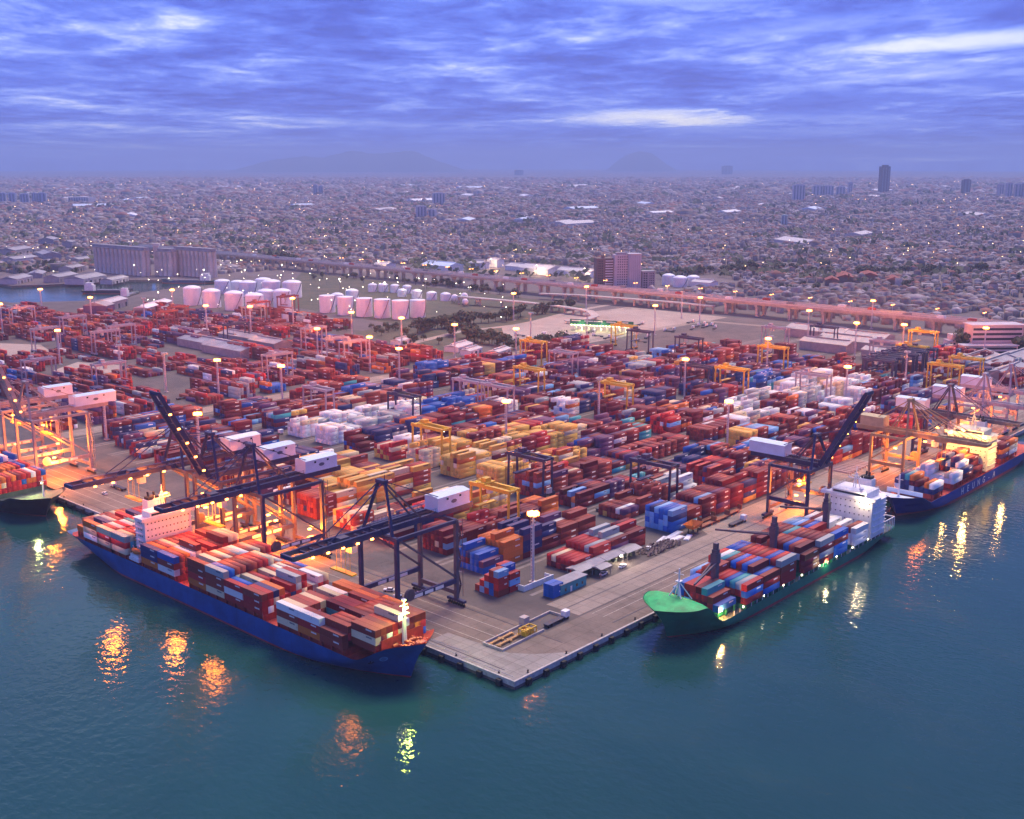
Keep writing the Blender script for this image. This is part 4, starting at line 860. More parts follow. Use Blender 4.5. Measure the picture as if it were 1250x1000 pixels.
# ================================================================== TANKS, SILOS, SHEDS
def tank(x, y, r, h, label, dome=.18, group='white storage tanks'):
    a, b = px(x, y); t_ = thing('storage_tank', label, 'tank', (a, b, QZ), random.uniform(0, 6), group)
    MB().lathe([(r, 0), (r, h)], 28).build('shell', TANKW, t_, sm=True); MB().lathe([(r + .15, h - .4), (r + .15, h), (r * .8, h + r * dome * .5), (r * .4, h + r * dome * .9), (.05, h + r * dome)], 28).build('dome_roof', TANKW, t_, sm=True)
    s_ = MB()
    for k in range(14): q, q2 = -2.4 + k * .07, -2.4 + (k + 1) * .07; s_.bar((math.cos(q) * (r + .6), math.sin(q) * (r + .6), h * k / 14), (math.cos(q2) * (r + .6), math.sin(q2) * (r + .6), h * (k + 1) / 14), 1.0, .3)
    s_.build('spiral_stair', GREYS, t_); t_.rotation_euler.z = random.uniform(-.5, .5) + .4
    MB().lathe([(r + .25, h * .62), (r + .25, h * .62 + .35)], 28).build('wind_girder', TANKW, t_)
for k, (x, y, r, h) in enumerate([(235.5, 372, 10.5, 20), (259, 375, 10.5, 19), (286.5, 378, 10.8, 19), (311, 379, 10.5, 17.5), (325, 374, 10, 18), (345, 375, 10.3, 19)]): tank(x, y, r, h, f'{ordw(k)} white domed tank from the basin in the front rank behind the red yard', .3)
for k, (x, y, r, h) in enumerate([(272, 358, 10, 16), (303, 361, 11, 17), (322, 358, 10.5, 18), (332, 362, 11.5, 19), (357, 363, 12, 19), (290, 355, 9, 12)]): tank(x, y, r, h, f'{ordw(k)} white domed tank of the rear rank behind the front domed tanks', .25)
for k, (x, y, r, h) in enumerate([(400, 381, 9, 19), (422, 384, 9, 20), (445, 386, 9, 20), (467, 387.5, 9, 20), (489, 389, 9.2, 20), (510, 387, 8.4, 19)]): tank(x, y, r, h, f'{ordw(k)} squat flat-topped white tank from the domed tanks, beside the scrub field', .06)
for k, (x, y, r, h) in enumerate([(412, 372, 7.5, 12), (430, 366, 8, 11), (455, 356, 6, 9), (468, 356, 6.5, 9), (482, 357, 6, 9), (497, 358, 6, 9), (491, 362, 6, 8), (509, 364, 6.5, 9), (527, 366, 6.5, 8.5), (544, 367, 6.5, 8), (816, 348, 9, 13), (830, 350, 10, 12), (846, 349, 9, 12)]): tank(x, y, r, h, 'small white domed tank in the outer tank farm' if x < 700 else 'low white tank beside the trees beyond the viaduct', .35)
for k, (x, y, r) in enumerate([(555, 370, 4.6), (567, 368, 4.6), (568, 374, 3.8), (583, 372, 3.4)]):
    a, b = px(x, y); t_ = thing('gas_sphere', 'white spherical gas tank on legs beside the small domed tanks', 'tank', (a, b, QZ), 0, 'gas spheres')
    MB().lathe([(max(.03, r * math.sin(q * math.pi / 12)), r + 1.5 - r * math.cos(q * math.pi / 12)) for q in range(13)], 20).build('sphere', TANKW, t_, sm=True)
    for q in range(6): th = q * math.pi / 3; MB().cyl((r * .9 * math.cos(th), r * .9 * math.sin(th), 0), (r * .9 * math.cos(th), r * .9 * math.sin(th), r + 1.2), .25, n=6).build('leg', GREYS, t_)
def silo_block(p0, p1, n, r, h, label):
    a0, b0 = px(*p0); a1, b1 = px(*p1); ang = math.atan2(b1 - b0, a1 - a0); L = math.hypot(a1 - a0, b1 - b0)
    t_ = thing('grain_silo', label, 'silo', (a0, b0, QZ), ang); d = L / n; me = MB().lathe([(r, 0), (r, h)], 20).mesh('silo_cell', SILO)
    me.polygons.foreach_set('use_smooth', [True] * len(me.polygons))
    for j in range(2):
        for i in range(n): obj('silo_cell', me, t_, (d * (i + .5), -j * 2 * r * .96, 0))
    MB().box(-1, L + 1, -3 * r, r * .9, h, h + 1.2).box(-1, L + 1, -2.2 * r, 0, h + 1.2, h + 5).build('gallery', ZINC, t_); return t_
silo_block((122, 331), (184, 337), 12, 4.0, 38, 'long row of concrete grain silos with stained walls beside the inland basin')
silo_block((200, 336), (216, 337), 3, 4.2, 36, 'short concrete silo block between the two silo rows')
silo_block((220, 335), (265, 339), 9, 3.8, 38, 'second row of concrete grain silos behind the domed tanks')
t_ = thing('elevator_tower', 'grey elevator tower rising between the silo rows', 'tower', (*px(193, 336), QZ), .9); MB().box(-4, 4, -4, 4, 0, 44).box(-5, 5, -5, 5, 44, 48).build('shaft', SILO, t_); MB().bar((0, 0, 46), (0, 0, 58), .8).bar((4, 0, 40), (26, 0, 38), 1.6).build('conveyor', GREYS, t_)
SHED = 0
def shed(x, y, L, Wd, H, ang, label, wallm=None, roofm=None, cat='warehouse', group='warehouses and sheds', z=QZ, name='warehouse', bays=5):
    a, b = px(x, y); t_ = thing(name, label, cat, (a, b, z), ang, group); wallm = wallm or BEIGE; roofm = roofm or ZINC
    MB().box(-L / 2, L / 2, -Wd / 2, Wd / 2, 0, H).build('wall', wallm, t_); rf = MB().gable(-L / 2, L / 2, -Wd / 2, Wd / 2, H + .02, H + Wd * .14, 0, 'x', .6).build('roof', roofm, t_)
    for k in range(bays): q = -L / 2 + L * (k + .5) / bays; MB().box(q - L / bays * .22, q + L / bays * .22, -Wd / 2 - .15, -Wd / 2 + .05, .1, H * .6).build('door', DARKW if k % 2 else GREYS, t_)
    MB().box(-L * .46, L * .46, -.8, .8, H + Wd * .13, H + Wd * .13 + 1.1).build('ridge_vent', roofm, rf)
    return t_
AL = math.pi / 2; FL = []
shed(540, 330, 62, 34, 9, AL, 'long warehouse with pale blue roof just beyond the viaduct', WHITE, PALEB)
for i, (x, y, L, Wd, H) in enumerate([(470, 328, 30, 20, 8), (585, 328, 26, 22, 10), (605, 326, 22, 18, 12), (635, 330, 40, 28, 7), (660, 334, 60, 36, 9), (700, 336, 48, 26, 8), (718, 338, 26, 22, 9), (860, 352, 30, 20, 9)]):
    shed(x, y, L, Wd, H, AL, 'pale floodlit warehouse in the row beyond the viaduct', WHITE, M('pale_roof', (.5, .46, .47), .6, var=.2))
    if i % 2 == 0: FL.append((px(x, y)[0] - 26, px(x, y)[1] - 14, QZ + 14)); point('yard_flood', None, FL[-1], 26000, (1, .66, .34), .8)
for i, (x, y, L, Wd, H, an) in enumerate([(20, 312, 70, 30, 12, .7), (25, 322, 60, 26, 10, .5), (60, 318, 60, 30, 13, 1.3), (88, 332, 40, 22, 8, .6), (20, 345, 50, 26, 7, .7), (45, 338, 46, 22, 6, 1.0), (75, 343, 54, 24, 8, .6), (105, 345, 60, 30, 8, .55), (60, 300, 50, 30, 14, .9), (100, 322, 40, 22, 9, .4), (140, 345, 50, 18, 6, .6), (85, 305, 26, 18, 16, .8)]):
    shed(x, y, L, Wd, H, an, f"weathered {('beige', 'pale', 'grey')[i % 3]} walled warehouse by the inland basin", (BEIGE, PINKR, GREYR)[i % 3], ZINC)
shed(130, 378, 74, 18, 9, .62, 'long pale-roofed quay shed beside the basin', GREYR, M('pale_roof'), bays=8); shed(188, 380, 70, 16, 8, .62, 'long white-roofed shed beside the first tank', GREYR, WHITE, bays=8); shed(122, 390, 20, 26, 16, .62, 'dark purple shed at the basin end', M('purple_clad', (.09, .05, .16), .6, var=.2), ZINC)
for i, (x, y, L, Wd) in enumerate([(255, 425, 70, 22), (285, 432, 60, 26), (300, 418, 60, 20), (230, 412, 50, 16), (330, 425, 40, 20)]): shed(x, y, L, Wd, 7, AL, 'grey-roofed freight shed in the middle of the red yard', GREYR, ZINC, bays=7)
for i, (x, y, L, Wd) in enumerate([(560, 427, 30, 14), (575, 432, 24, 10), (610, 433, 26, 10), (490, 420, 22, 10)]): shed(x, y, L, Wd, 4.5, .3, 'small pale-roofed shed on the scrub field edge', WHITE, M('pale_roof'), bays=3)
for i, (x, y, L, Wd) in enumerate([(1000, 412, 60, 26), (1035, 424, 50, 24), (1010, 428, 46, 20), (1060, 420, 40, 24), (1090, 440, 50, 18), (1215, 452, 60, 22), (1230, 463, 50, 20), (1190, 446, 50, 20), (1240, 445, 40, 24)]): shed(x, y, L, Wd, 8, AL * (1 if x < 1100 else 0), 'flat grey freight shed before the viaduct' if x < 1100 else 'grey freight shed below the white office block', GREYR, ZINC, bays=6)
# sheds on the corner
teal = thing('site_office', 'long teal cabin with grey roof on the corner apron', 'cabin', (75.5, 39.4, QZ), 0); MB().box(-8, 8, -2.8, 2.8, 0, 4.2).build('wall', TEAL, teal); MB().box(-8.4, 8.4, -3.2, 3.2, 4.22, 4.5).build('roof', ZINC, teal)
for q in (-5, -1.5, 2, 5.5): MB().box(q - .55, q + .55, -2.86, -2.78, .1 if q == -1.5 else 1.2, 2.4).build('door' if q == -1.5 else 'window', WHITE if q == -1.5 else DARKW, teal)
wl = thing('low_wall', 'low white walled tray at the foot of the corner mast', 'wall', (70, 51.5, QZ), 0); m = MB().box(-9, 9, -1.6, -1.2, 0, 2.4).box(-9, -8.6, -1.2, 6, 0, 2.4).box(8.6, 9, -1.2, 3, 0, 2.0); m.build('panel', WHITE, wl)
for i, (a, b, L, Wd) in enumerate([(90, 45, 9, 7), (99, 45.5, 8, 6), (97, 39.5, 7, 5), (110, 45.5, 12, 7), (122, 44.5, 10, 7)]):
    t_ = thing('open_shed', f"{ordw(i)} open-sided grey roofed shed along the pale road from the teal cabin", 'shed', (a, b, QZ), 0, 'open sheds on the corner')
    MB().gable(-L / 2, L / 2, -Wd / 2, Wd / 2, 3.6, 4.4, 0, 'x', .4).build('roof', GREYR if i % 2 else ZINC, t_)
    for sx in (-1, 1):
        for sy in (-1, 1): MB().bar((sx * (L / 2 - .3), sy * (Wd / 2 - .3), 0), (sx * (L / 2 - .3), sy * (Wd / 2 - .3), 3.6), .25).build('post', GREYS, t_)
    MB().box(-L * .3, L * .1, 0, Wd * .35, 0, 2.2).box(L * .15, L * .35, -Wd * .2, Wd * .1, 0, 1.6).build('stored_goods', DKGREEN, t_)
MB().box(112.6, 113.4, 41.2, 41.7, 6.0, 6.6).build('shed_lamp', LAMPW); tag(bpy.data.objects['shed_lamp'], 'bright white lamp on the front of the open sheds', 'lamp'); point('shed_lamp_light', bpy.data.objects['shed_lamp'], (113, 40.6, 6.3), 1500, (1, .8, .55), .3)
sc = MB()
for i in range(150):
    a, b = 128 + random.random() * 22, 36.5 + random.random() * 8; q = random.uniform(.3, 1.4); h_ = random.uniform(.3, 1.6); sc.bar((a - q, b - random.uniform(-1, 1), QZ + .1), (a + q, b, QZ + h_), random.uniform(.3, 1.0))
tag(sc.build('scrap_heap', M('scrap_metal', (.14, .09, .085), .7, var=.6, scale=.7)), 'heap of rusty scrap beside the pale road', 'scrap', None, 'stuff')
for i, (a, b, L, Wd) in enumerate([(153, 42, 14, 3.2), (157, 45.5, 16, 3.0), (150, 46, 9, 2.5), (160, 39, 8, 2.4)]): tag(MB().box(-L / 2, L / 2, -Wd / 2, Wd / 2, 0, .35).box(-L / 2 + .4, L / 2 - 1, -Wd / 2 + .3, Wd / 2 - .5, .35, .6).build('concrete_slab', WHITE, None, (a, b, QZ + .06), .12 * i), 'pale flat slab lying at the end of the pale road', 'slab', 'slabs at the end of the pale road')
hp = thing('cargo_hopper', 'orange tapered cargo hopper on wheels beside the blue container block', 'hopper', (168, 41.5, QZ), .1)
m = MB(); T0, T1 = 2.2, 4.6; P0 = [(-2.6, -1.5), (2.6, -1.5), (2.6, 1.5), (-2.6, 1.5)]; P1 = [(-4.6, -3), (4.6, -3), (4.6, 3), (-4.6, 3)]
for k in range(4): j = (k + 1) % 4; m.quad([(*P0[k], T0), (*P0[j], T0), (*P1[j], T1), (*P1[k], T1)])
m.quad([(*p, T0) for p in P0]); m.build('bin', ORANGE, hp)
for sx in (-2.2, 2.2):
    for sy in (-1.3, 1.3): MB().bar((sx, sy, 0), (sx, sy, 2.4), .35).cyl((sx, sy - .2, .5), (sx, sy + .2, .5), .5, n=10).build('leg', BLACK, hp)
for i, (a, b) in enumerate([(180, 42), (192.5, 42), (205, 43), (186, 46)]): tag(MB().box(-6, 6, -1.2, 1.2, .9, 1.3).box(-6, -5.7, -1.2, 1.2, 1.3, 3.4).box(5.7, 6, -1.2, 1.2, 1.3, 3.4).cyl((-3, -1.1, .45), (-3, 1.1, .45), .45).cyl((3, -1.1, .45), (3, 1.1, .45), .45).build('flat_rack', M('rust_flat', (.30, .10, .05), .7, var=.3), None, (a, b, QZ + .06), 0), 'rust-orange flat rack in the line beyond the orange hopper', 'flat rack', 'flat racks on the apron')
for i in range(10):
    a, b = px(1022, 566); tag(MB().box(-16, 16, -.45, .45, 0, .9).box(-15.6, -14.8, -.5, .5, .1, .95).box(14.8, 15.6, -.5, .5, .1, .95).build('concrete_pile', CONC, None, (a + (i - 5) * 3.1, b, QZ + .06), AL + .02 * (i % 3 - 1)), f'{ordw(i)} long concrete pile from the raised-boom crane, lying on the quayside road', 'pile', 'concrete piles laid out in a row')
# spreader pit near the corner
pit = thing('spreader_pit', 'long shallow concrete walled pit near the corner of the quay', 'pit', (33, 23.6, QZ + .06), rad(2)); 
for (x0, x1, y0, y1) in ((-19, 19, 4.2, 4.7), (-19, 4, -4.7, -4.2), (-19, -18.5, -4.2, 4.2), (18.5, 19, -1, 4.2)): MB().box(x0, x1, y0, y1, 0, .9).build('wall', CONC, pit)
MB().box(2, 5, 3.0, 5.6, 0, 3.4).build('hut', BEIGE, pit)
def frame(L, Wd, H):
    m = MB()
    for sx in (-L / 2, 0, L / 2):
        for sy in (-Wd / 2, Wd / 2): m.bar((sx, sy, 0), (sx, sy, H), .35)
        m.bar((sx, -Wd / 2, H), (sx, Wd / 2, H), .35)
    for sy in (-Wd / 2, Wd / 2): m.bar((-L / 2, sy, H), (L / 2, sy, H), .4).bar((-L / 2, sy, .3), (L / 2, sy, .3), .4).bar((-L / 2, sy, .3), (0, sy, H), .25).bar((0, sy, H), (L / 2, sy, .3), .25)
    return m
tag(frame(6, 3.2, 3).box(-2.4, 2.4, -1, 1, .4, 2.2).build('parked_spreader', YEL, None, (30.5, 21.2, QZ + .06), rad(2)), 'yellow boxy spreader frame parked in the concrete pit', 'spreader')
for i, (a, b) in enumerate([(22, 22.4), (21, 25.4)]): tag(MB().box(-6.5, 6.5, -.5, .5, .3, .9).bar((-6, -1.2, .6), (-6, 1.2, .6), .4).bar((6, -1.2, .6), (6, 1.2, .6), .4).bar((0, -1.2, .5), (0, 1.2, .5), .9, .7).build('container_spreader', M('ochre_steel', (.45, .24, .08), .6, var=.3), None, (a, b, QZ + .06), rad(4)), 'ochre telescopic spreader bar lying in the concrete pit', 'spreader', 'spreader bars in the pit')

# ================================================================== VEHICLES
def truck(cabm, load=None):
    r = thing('terminal_truck', 'x', 'truck')
    c_ = MB().prism([(4.2, -1.2), (6.6, -1.2), (6.9, -.9), (6.9, .9), (6.6, 1.2), (4.2, 1.2)], .9, 3.2).build('cab', cabm, r); MB().box(6.55, 6.94, -1.0, 1.0, 2.0, 2.9).build('windscreen', DARKW, c_)
    MB().box(-6.4, 6.6, -.5, .5, .8, 1.15).box(-6.4, 3.8, -1.2, 1.2, 1.15, 1.4).build('chassis', M('truck_frame', (.05, .04, .07), .6, var=.3), r)
    for x in (-5.4, -4.1, 2.6, 5.6):
        for s_ in (-1, 1): MB().cyl((x, s_ * 1.2, .52), (x, s_ * .85, .52), .52, n=10).build('wheel', BLACK, r)
    return r
def car(col):
    r = thing('parked_car', 'x', 'car')
    MB().prism([(-2.1, -.85), (2.0, -.85), (2.2, -.6), (2.2, .6), (2.0, .85), (-2.1, .85)], .35, .95).build('body', col, r)
    m = MB(); lo = [(-1.7, -.8), (1.0, -.8), (1.0, .8), (-1.7, .8)]; hi = [(-1.3, -.65), (.4, -.65), (.4, .65), (-1.3, .65)]
    for k in range(4): j = (k + 1) % 4; m.quad([(*lo[k], .95), (*lo[j], .95), (*hi[j], 1.48), (*hi[k], 1.48)], 0)
    m.quad([(*p, 1.48) for p in hi], 1); m.build('cabin', [DARKW, col], r)
    for x in (-1.3, 1.35):
        for s_ in (-1, 1): MB().cyl((x, s_ * .87, .33), (x, s_ * .65, .33), .33, n=10).build('wheel', BLACK, r)
    return r
tp = truck(WHITE); first = [True]
def put_truck(x, y, rz, where, ab=None):
    a, b = ab or px(x, y); lab = f"white-cabbed terminal truck {where}"
    if first[0]: r = tp; first[0] = False; r.location = (a, b, QZ + .07); r.rotation_euler = (0, 0, rz); r['label'] = lab; r['group'] = 'terminal trucks'
    else: dup(tp, (a, b, QZ + .07), rz, lab, 'terminal trucks')
put_truck(0, 0, rad(2), 'parked beside the concrete pit', (46, 20.8)); put_truck(395, 700, -AL, 'on the apron behind the blue ship', (13, 108)); put_truck(0, 0, -AL, 'between the legs of the crane over the bow', (20, 84))
for i, (x, y, rz, wh) in enumerate([(145, 597, AL, 'on the apron past the stern of the blue ship'), (250, 560, AL, 'under the raised boom crane'), (425, 470, 0, 'on the cross road'), (520, 456, 0, 'further along the cross road'), (600, 437, 0, 'where the cross road meets the scrub'), (700, 412, .2, 'in front of the green toll gate'), (750, 417, .4, 'on the earth lot below the toll gate'), (880, 560, 0, 'behind the white reefers'), (640, 555, 0, 'in the lane of the middle yard'), (985, 600, AL, 'under the raised boom crane by the green ship'), (900, 640, 0, 'on the apron near the orange hopper'), (790, 412, .3, 'beside the truck lot mast'), (860, 400, .2, 'below the viaduct'), (760, 565, 0, 'in the lane behind the purple stacks'), (225, 487, 0, 'at the start of the cross road')]): put_truck(x, y, rz, wh)
for i, (a, k) in enumerate([(75, 1), (118, 2), (92, 4), (170, 1), (205, 3), (140, 5), (240, 2), (262, 4), (110, 7), (180, 8), (225, 6), (330, 3), (350, 1), (380, 5), (420, 2), (152, 10), (95, 9), (290, 9), (260, 7), (340, 8)]): put_truck(0, 0, 0 if i % 2 else math.pi, f"in the lane beside the {ordw(k)} block row from the green ship quay", (a, 48 + 27.2 * k + 18.4))
cp = car(WHITE); cf = [True]
for i, (x, y, rz, wh) in enumerate([(516, 725, 2.6, 'on the apron under the crane over the bow'), (704, 716, .2, 'parked beside the teal cabin'), (737, 702, .1, 'in front of the open sheds'), (791, 671, .3, 'beside the scrap heap'), (128, 604, 1.4, 'on the apron by the stern of the blue ship'), (475, 722, 2.2, 'beside the seaward leg of the crane over the bow'), (760, 693, .1, 'under the open shed eaves')]):
    a, b = px(x, y); lab = f"white car {wh}"
    if cf[0]: cf[0] = False; r = cp; r.location = (a, b, QZ + .09); r.rotation_euler = (0, 0, rz); r['label'] = lab; r['group'] = 'cars in the port'
    else: dup(cp, (a, b, QZ + .09), rz, lab, 'cars in the port')
LC = []
for i in range(26):                                            # lorries waiting by the toll gate
    x, y = random.choice([(random.uniform(640, 790), random.uniform(404, 418)), (random.uniform(780, 880), random.uniform(394, 408)), (random.uniform(590, 720), random.uniform(410, 420))]); LC.append((x, y))
LC.sort()
for i, (x, y) in enumerate(LC): dup(tp, (*px(x, y), QZ + .1), random.choice((0, .2, .4, AL)), 'waiting lorry with long trailer on the earth lot around the toll gate', 'lorries waiting on the earth lot')

# ================================================================== VIADUCT AND TOLL GATE
vd = thing('viaduct', 'long concrete elevated road on piers crossing behind the port', 'viaduct', (856, 0, QZ), 0)
for j, (a, w_) in enumerate(((-7.5, 11), (7, 11))):
    d = MB().box(a - w_ / 2, a + w_ / 2, -60, 1720, 14.6, 16.2); d.box(a - w_ / 2 + 1.5, a + w_ / 2 - 1.5, -60, 1720, 12.9, 14.6); dk = d.build('deck', CONC, vd)
    MB().box(a - w_ / 2, a - w_ / 2 + .35, -60, 1720, 16.2, 17.3).box(a + w_ / 2 - .35, a + w_ / 2, -60, 1720, 16.2, 17.3).build('parapet', M('parapet_concrete', (.62, .55, .50), .8, var=.2), dk)
    MB().box(a - w_ / 2 + .5, a + w_ / 2 - .5, -60, 1720, 16.2, 16.26).build('carriageway', ASPH, dk)
pm_ = MB().prism([(-2.2, -1.5), (2.2, -1.5), (2.2, 1.5), (-2.2, 1.5)], 0, 10.2).prism([(-4.8, -1.6), (4.8, -1.6), (4.8, 1.6), (-4.8, 1.6)], 11.2, 12.9).prism([(-3.4, -1.55), (3.4, -1.55), (3.4, 1.55), (-3.4, 1.55)], 10.2, 11.2).mesh('pier', CONC)
for i in range(44):
    for a in (-7.5, 7): obj('pier', pm_, vd, (a, -30 + i * 39.5, 0))
lp = MB().bar((0, 0, 16), (0, 0, 25), .3).bar((-2.4, 0, 25), (2.4, 0, 25), .25).mesh('lamp_post', MASTM); lh = MB().box(-.9, .9, -.4, .4, -.25, .1).mesh('lamp', LAMP)
for i in range(24):
    o = obj('lamp_post', lp, vd, (-.3, 70 + i * 46, 0))
    for q in (-2.6, 2.6): obj('lamp', lh, o, (q, 0, 24.8))
    if i % 2 == 0: point('road_light', vd, (-.3, 70 + i * 46, 24.2), 1800, (1, .5, .2), .5)
vh = MB().box(-2, 2, -.9, .9, .3, 1.4).mesh('traffic', WHITE)
for i in range(34): tag(obj('lorry', MB().box(-1.2, 1.2, -3.5, 3.5, .6, 3.2).box(-1.1, 1.1, 3.6, 5.2, .5, 2.6).mesh('lorry', (WHITE, GREYS, REDD)[i % 3]) if i < 3 else bpy.data.objects['lorry' if i % 3 == 0 else 'lorry.00%d' % (i % 3)].data, None, (856 + random.choice((-10, -5.5, 4.5, 9)), 90 + i * 38 + random.uniform(-15, 15), QZ + 16.3)), 'small lorry driving along the viaduct', 'lorry', 'lorries on the viaduct')
rp = thing('slip_road', 'lower concrete slip road curling down beside the viaduct', 'ramp', (0, 0, QZ), 0)
pts = [px(560, 366, 8), px(640, 372, 8), px(690, 378, 7), px(720, 382, 7), px(727, 388, 6), px(715, 393, 4), px(690, 396, 2)]
pts2 = [(838, 455), (836, 500), (832, 560), (826, 640), (812, 690)]
for nm, pp, zf in (('ramp_deck', pts, lambda q: 9 - 6.5 * q), ('ramp_deck', pts2, lambda q: 9 - 3 * abs(q - .3))):
    m = MB(); n_ = len(pp) - 1
    for i in range(n_): m.bar((*pp[i], zf(i / n_)), (*pp[i + 1], zf((i + 1) / n_)), 9, 1.3)
    m.build(nm, CONC, rp)
    for i in range(n_ * 3):
        q = i / (n_ * 3); k = int(q * n_); f = q * n_ - k; a = pp[k][0] + (pp[k + 1][0] - pp[k][0]) * f; b = pp[k][1] + (pp[k + 1][1] - pp[k][1]) * f
        MB().box(a - 1, a + 1, b - 1, b + 1, 0, zf(q) - .4).build('column', CONC, rp)
(g0, h0), (g1, h1) = px(698, 402), px(775, 406); ang = math.atan2(h1 - h0, g1 - g0); Lg = math.hypot(g1 - g0, h1 - h0)
tg = thing('toll_gate', 'green canopied toll gate with a row of bright lamps on the earth lot', 'toll gate', (g0, h0, QZ), ang)
MB().box(0, Lg * .49, -6, 8, 6.5, 7.2).box(Lg * .51, Lg, -6, 8, 6.5, 7.2).box(0, Lg * .49, -6.4, -6, 6.2, 11.5).box(Lg * .51, Lg, -6.4, -6, 6.2, 11.5).build('canopy', GREENC, tg)
for q in (.1, .3, .45, .65, .85): MB().box(Lg * q - Lg * .07, Lg * q + Lg * .07, -6.6, -6.45, 9.6, 10.6).build('sign_board', WHITE, tg)
for k in range(20):
    q = Lg * (k + .5) / 20; MB().box(q - .8, q + .8, -6.9, -5.6, 5.4, 6.1).build('lamp', LAMPG, tg)
    if k % 2: MB().bar((q, -4, 0), (q, -4, 6.5), .45).build('post', WHITE, tg); MB().box(q - .8, q + .8, -2.5, .5, 0, 2.8).build('booth', WHITE, tg)
for k in range(3): point('toll_light', tg, (Lg * (.18 + .32 * k), -7.5, 5), 2600, (.92, 1, .45), .6)

# ================================================================== LARGER BUILDINGS
def windows(parent, x0, x1, z0, z1, nx, nz, face, y, mat, wd=.55, ht=.5, name='window'):
    dx, dz = (x1 - x0) / nx, (z1 - z0) / nz
    me = (MB().box(-dx * wd / 2, dx * wd / 2, -.12, .12, -dz * ht / 2, dz * ht / 2) if face in 'yY' else MB().box(-.12, .12, -dx * wd / 2, dx * wd / 2, -dz * ht / 2, dz * ht / 2)).mesh(name, mat)
    for i in range(nx):
        for k in range(nz):
            c = (x0 + dx * (i + .5), y, z0 + dz * (k + .5)) if face in 'yY' else (y, x0 + dx * (i + .5), z0 + dz * (k + .5)); obj(name, me, parent, c)
a, b = px(728, 353); ap = thing('apartment_tower', 'brown and white striped apartment block beyond the viaduct', 'building', (a, b, QZ), -HEAD + .12)
MB().box(0, 24, 0, 20, 0, 41).build('wall', BROWN, ap); windows(ap, 2, 9, 3, 39, 3, 11, 'y', 0, DARKW)
bal = MB().box(-.6, .6, -.6, .6, -.6, .6)
for k in range(11): MB().box(12, 22, -1.2, 0, 3 + k * 3.4, 4.1 + k * 3.4).build('balcony', WHITE, ap)
MB().box(8, 11.5, 4, 12, 41, 45).build('roof_house', BROWN, ap)
a, b = px(750, 353.5); ap = thing('hotel_tower', 'white hotel slab with grid of dark windows beyond the viaduct', 'building', (a, b, QZ), -HEAD + .12)
MB().box(0, 19, 0, 18, 0, 46).build('wall', PINKR, ap); windows(ap, 3, 18, 5, 45, 5, 12, 'y', 0, DARKW, .42, .45); MB().box(3, 16, 3, 14, 46, 49).build('roof_house', GREYR, ap)
a, b = px(767, 354); ap = thing('office_tower', 'plain pale grey slab tower beside the white hotel slab', 'building', (a, b, QZ), -HEAD + .12)
MB().box(0, 17, 0, 16, 0, 47).build('wall', M('pale_grey_clad', (.40, .40, .45), .5, var=.12, streak=.8), ap); MB().box(-.5, 17.5, -.5, 16.5, 47, 48).build('roof', PINKR, ap)
for k in range(6): MB().box(1.2 + k * 2.6, 1.6 + k * 2.6, -.14, .02, 1, 46.5).build('fin', GREYR, ap)
a, b = px(784, 354); ap = thing('office_block', 'lower dark glazed office beside the plain slab tower', 'building', (a, b, QZ), -HEAD + .12); MB().box(0, 17, 0, 16, 0, 24).build('wall', GREYR, ap); windows(ap, 1, 7, 2, 23, 2, 7, 'y', 0, DARKW, .7, .6); windows(ap, 9, 16, 2, 23, 3, 7, 'y', 0, DARKW, .5, .5); MB().box(-.4, 17.4, -.4, 16.4, 24, 25).build('roof', ZINC, ap)
a, b = px(1182, 434); ap = thing('terraced_office', 'stepped white office block with long bands of windows before the viaduct', 'building', (a, b, QZ), -HEAD + .05)
MB().box(-4, 44, 0, 12, 0, 8).build('wall', PINKR, ap); MB().box(8, 54, 13, 30, 0, 24).build('wall', PINKR, ap); MB().box(6.6, 55.4, 11.8, 31, 24, 25.2).build('roof', PINKR, ap); MB().box(-5, 45, -.8, 12.4, 8, 8.8).build('roof', PINKR, ap)
for k in range(5): MB().box(8.8, 53.2, 12.9, 13.1, 2.5 + k * 4.4, 4.6 + k * 4.4).build('window_band', DARKW, ap)
for k in range(2): MB().box(-3, 43, -.1, .08, 1.6 + k * 3.4, 3.4 + k * 3.4).build('window_band', DARKW, ap)
a, b = px(1157, 428); ap = thing('stepped_building', 'small stepped white building beside dark trees before the viaduct', 'building', (a, b, QZ), -HEAD); MB().box(0, 14, 0, 12, 0, 9).box(3, 11, 2, 12, 9, 14).build('wall', PINKR, ap); windows(ap, 1, 13, 1, 8, 4, 2, 'y', 0, DARKW)
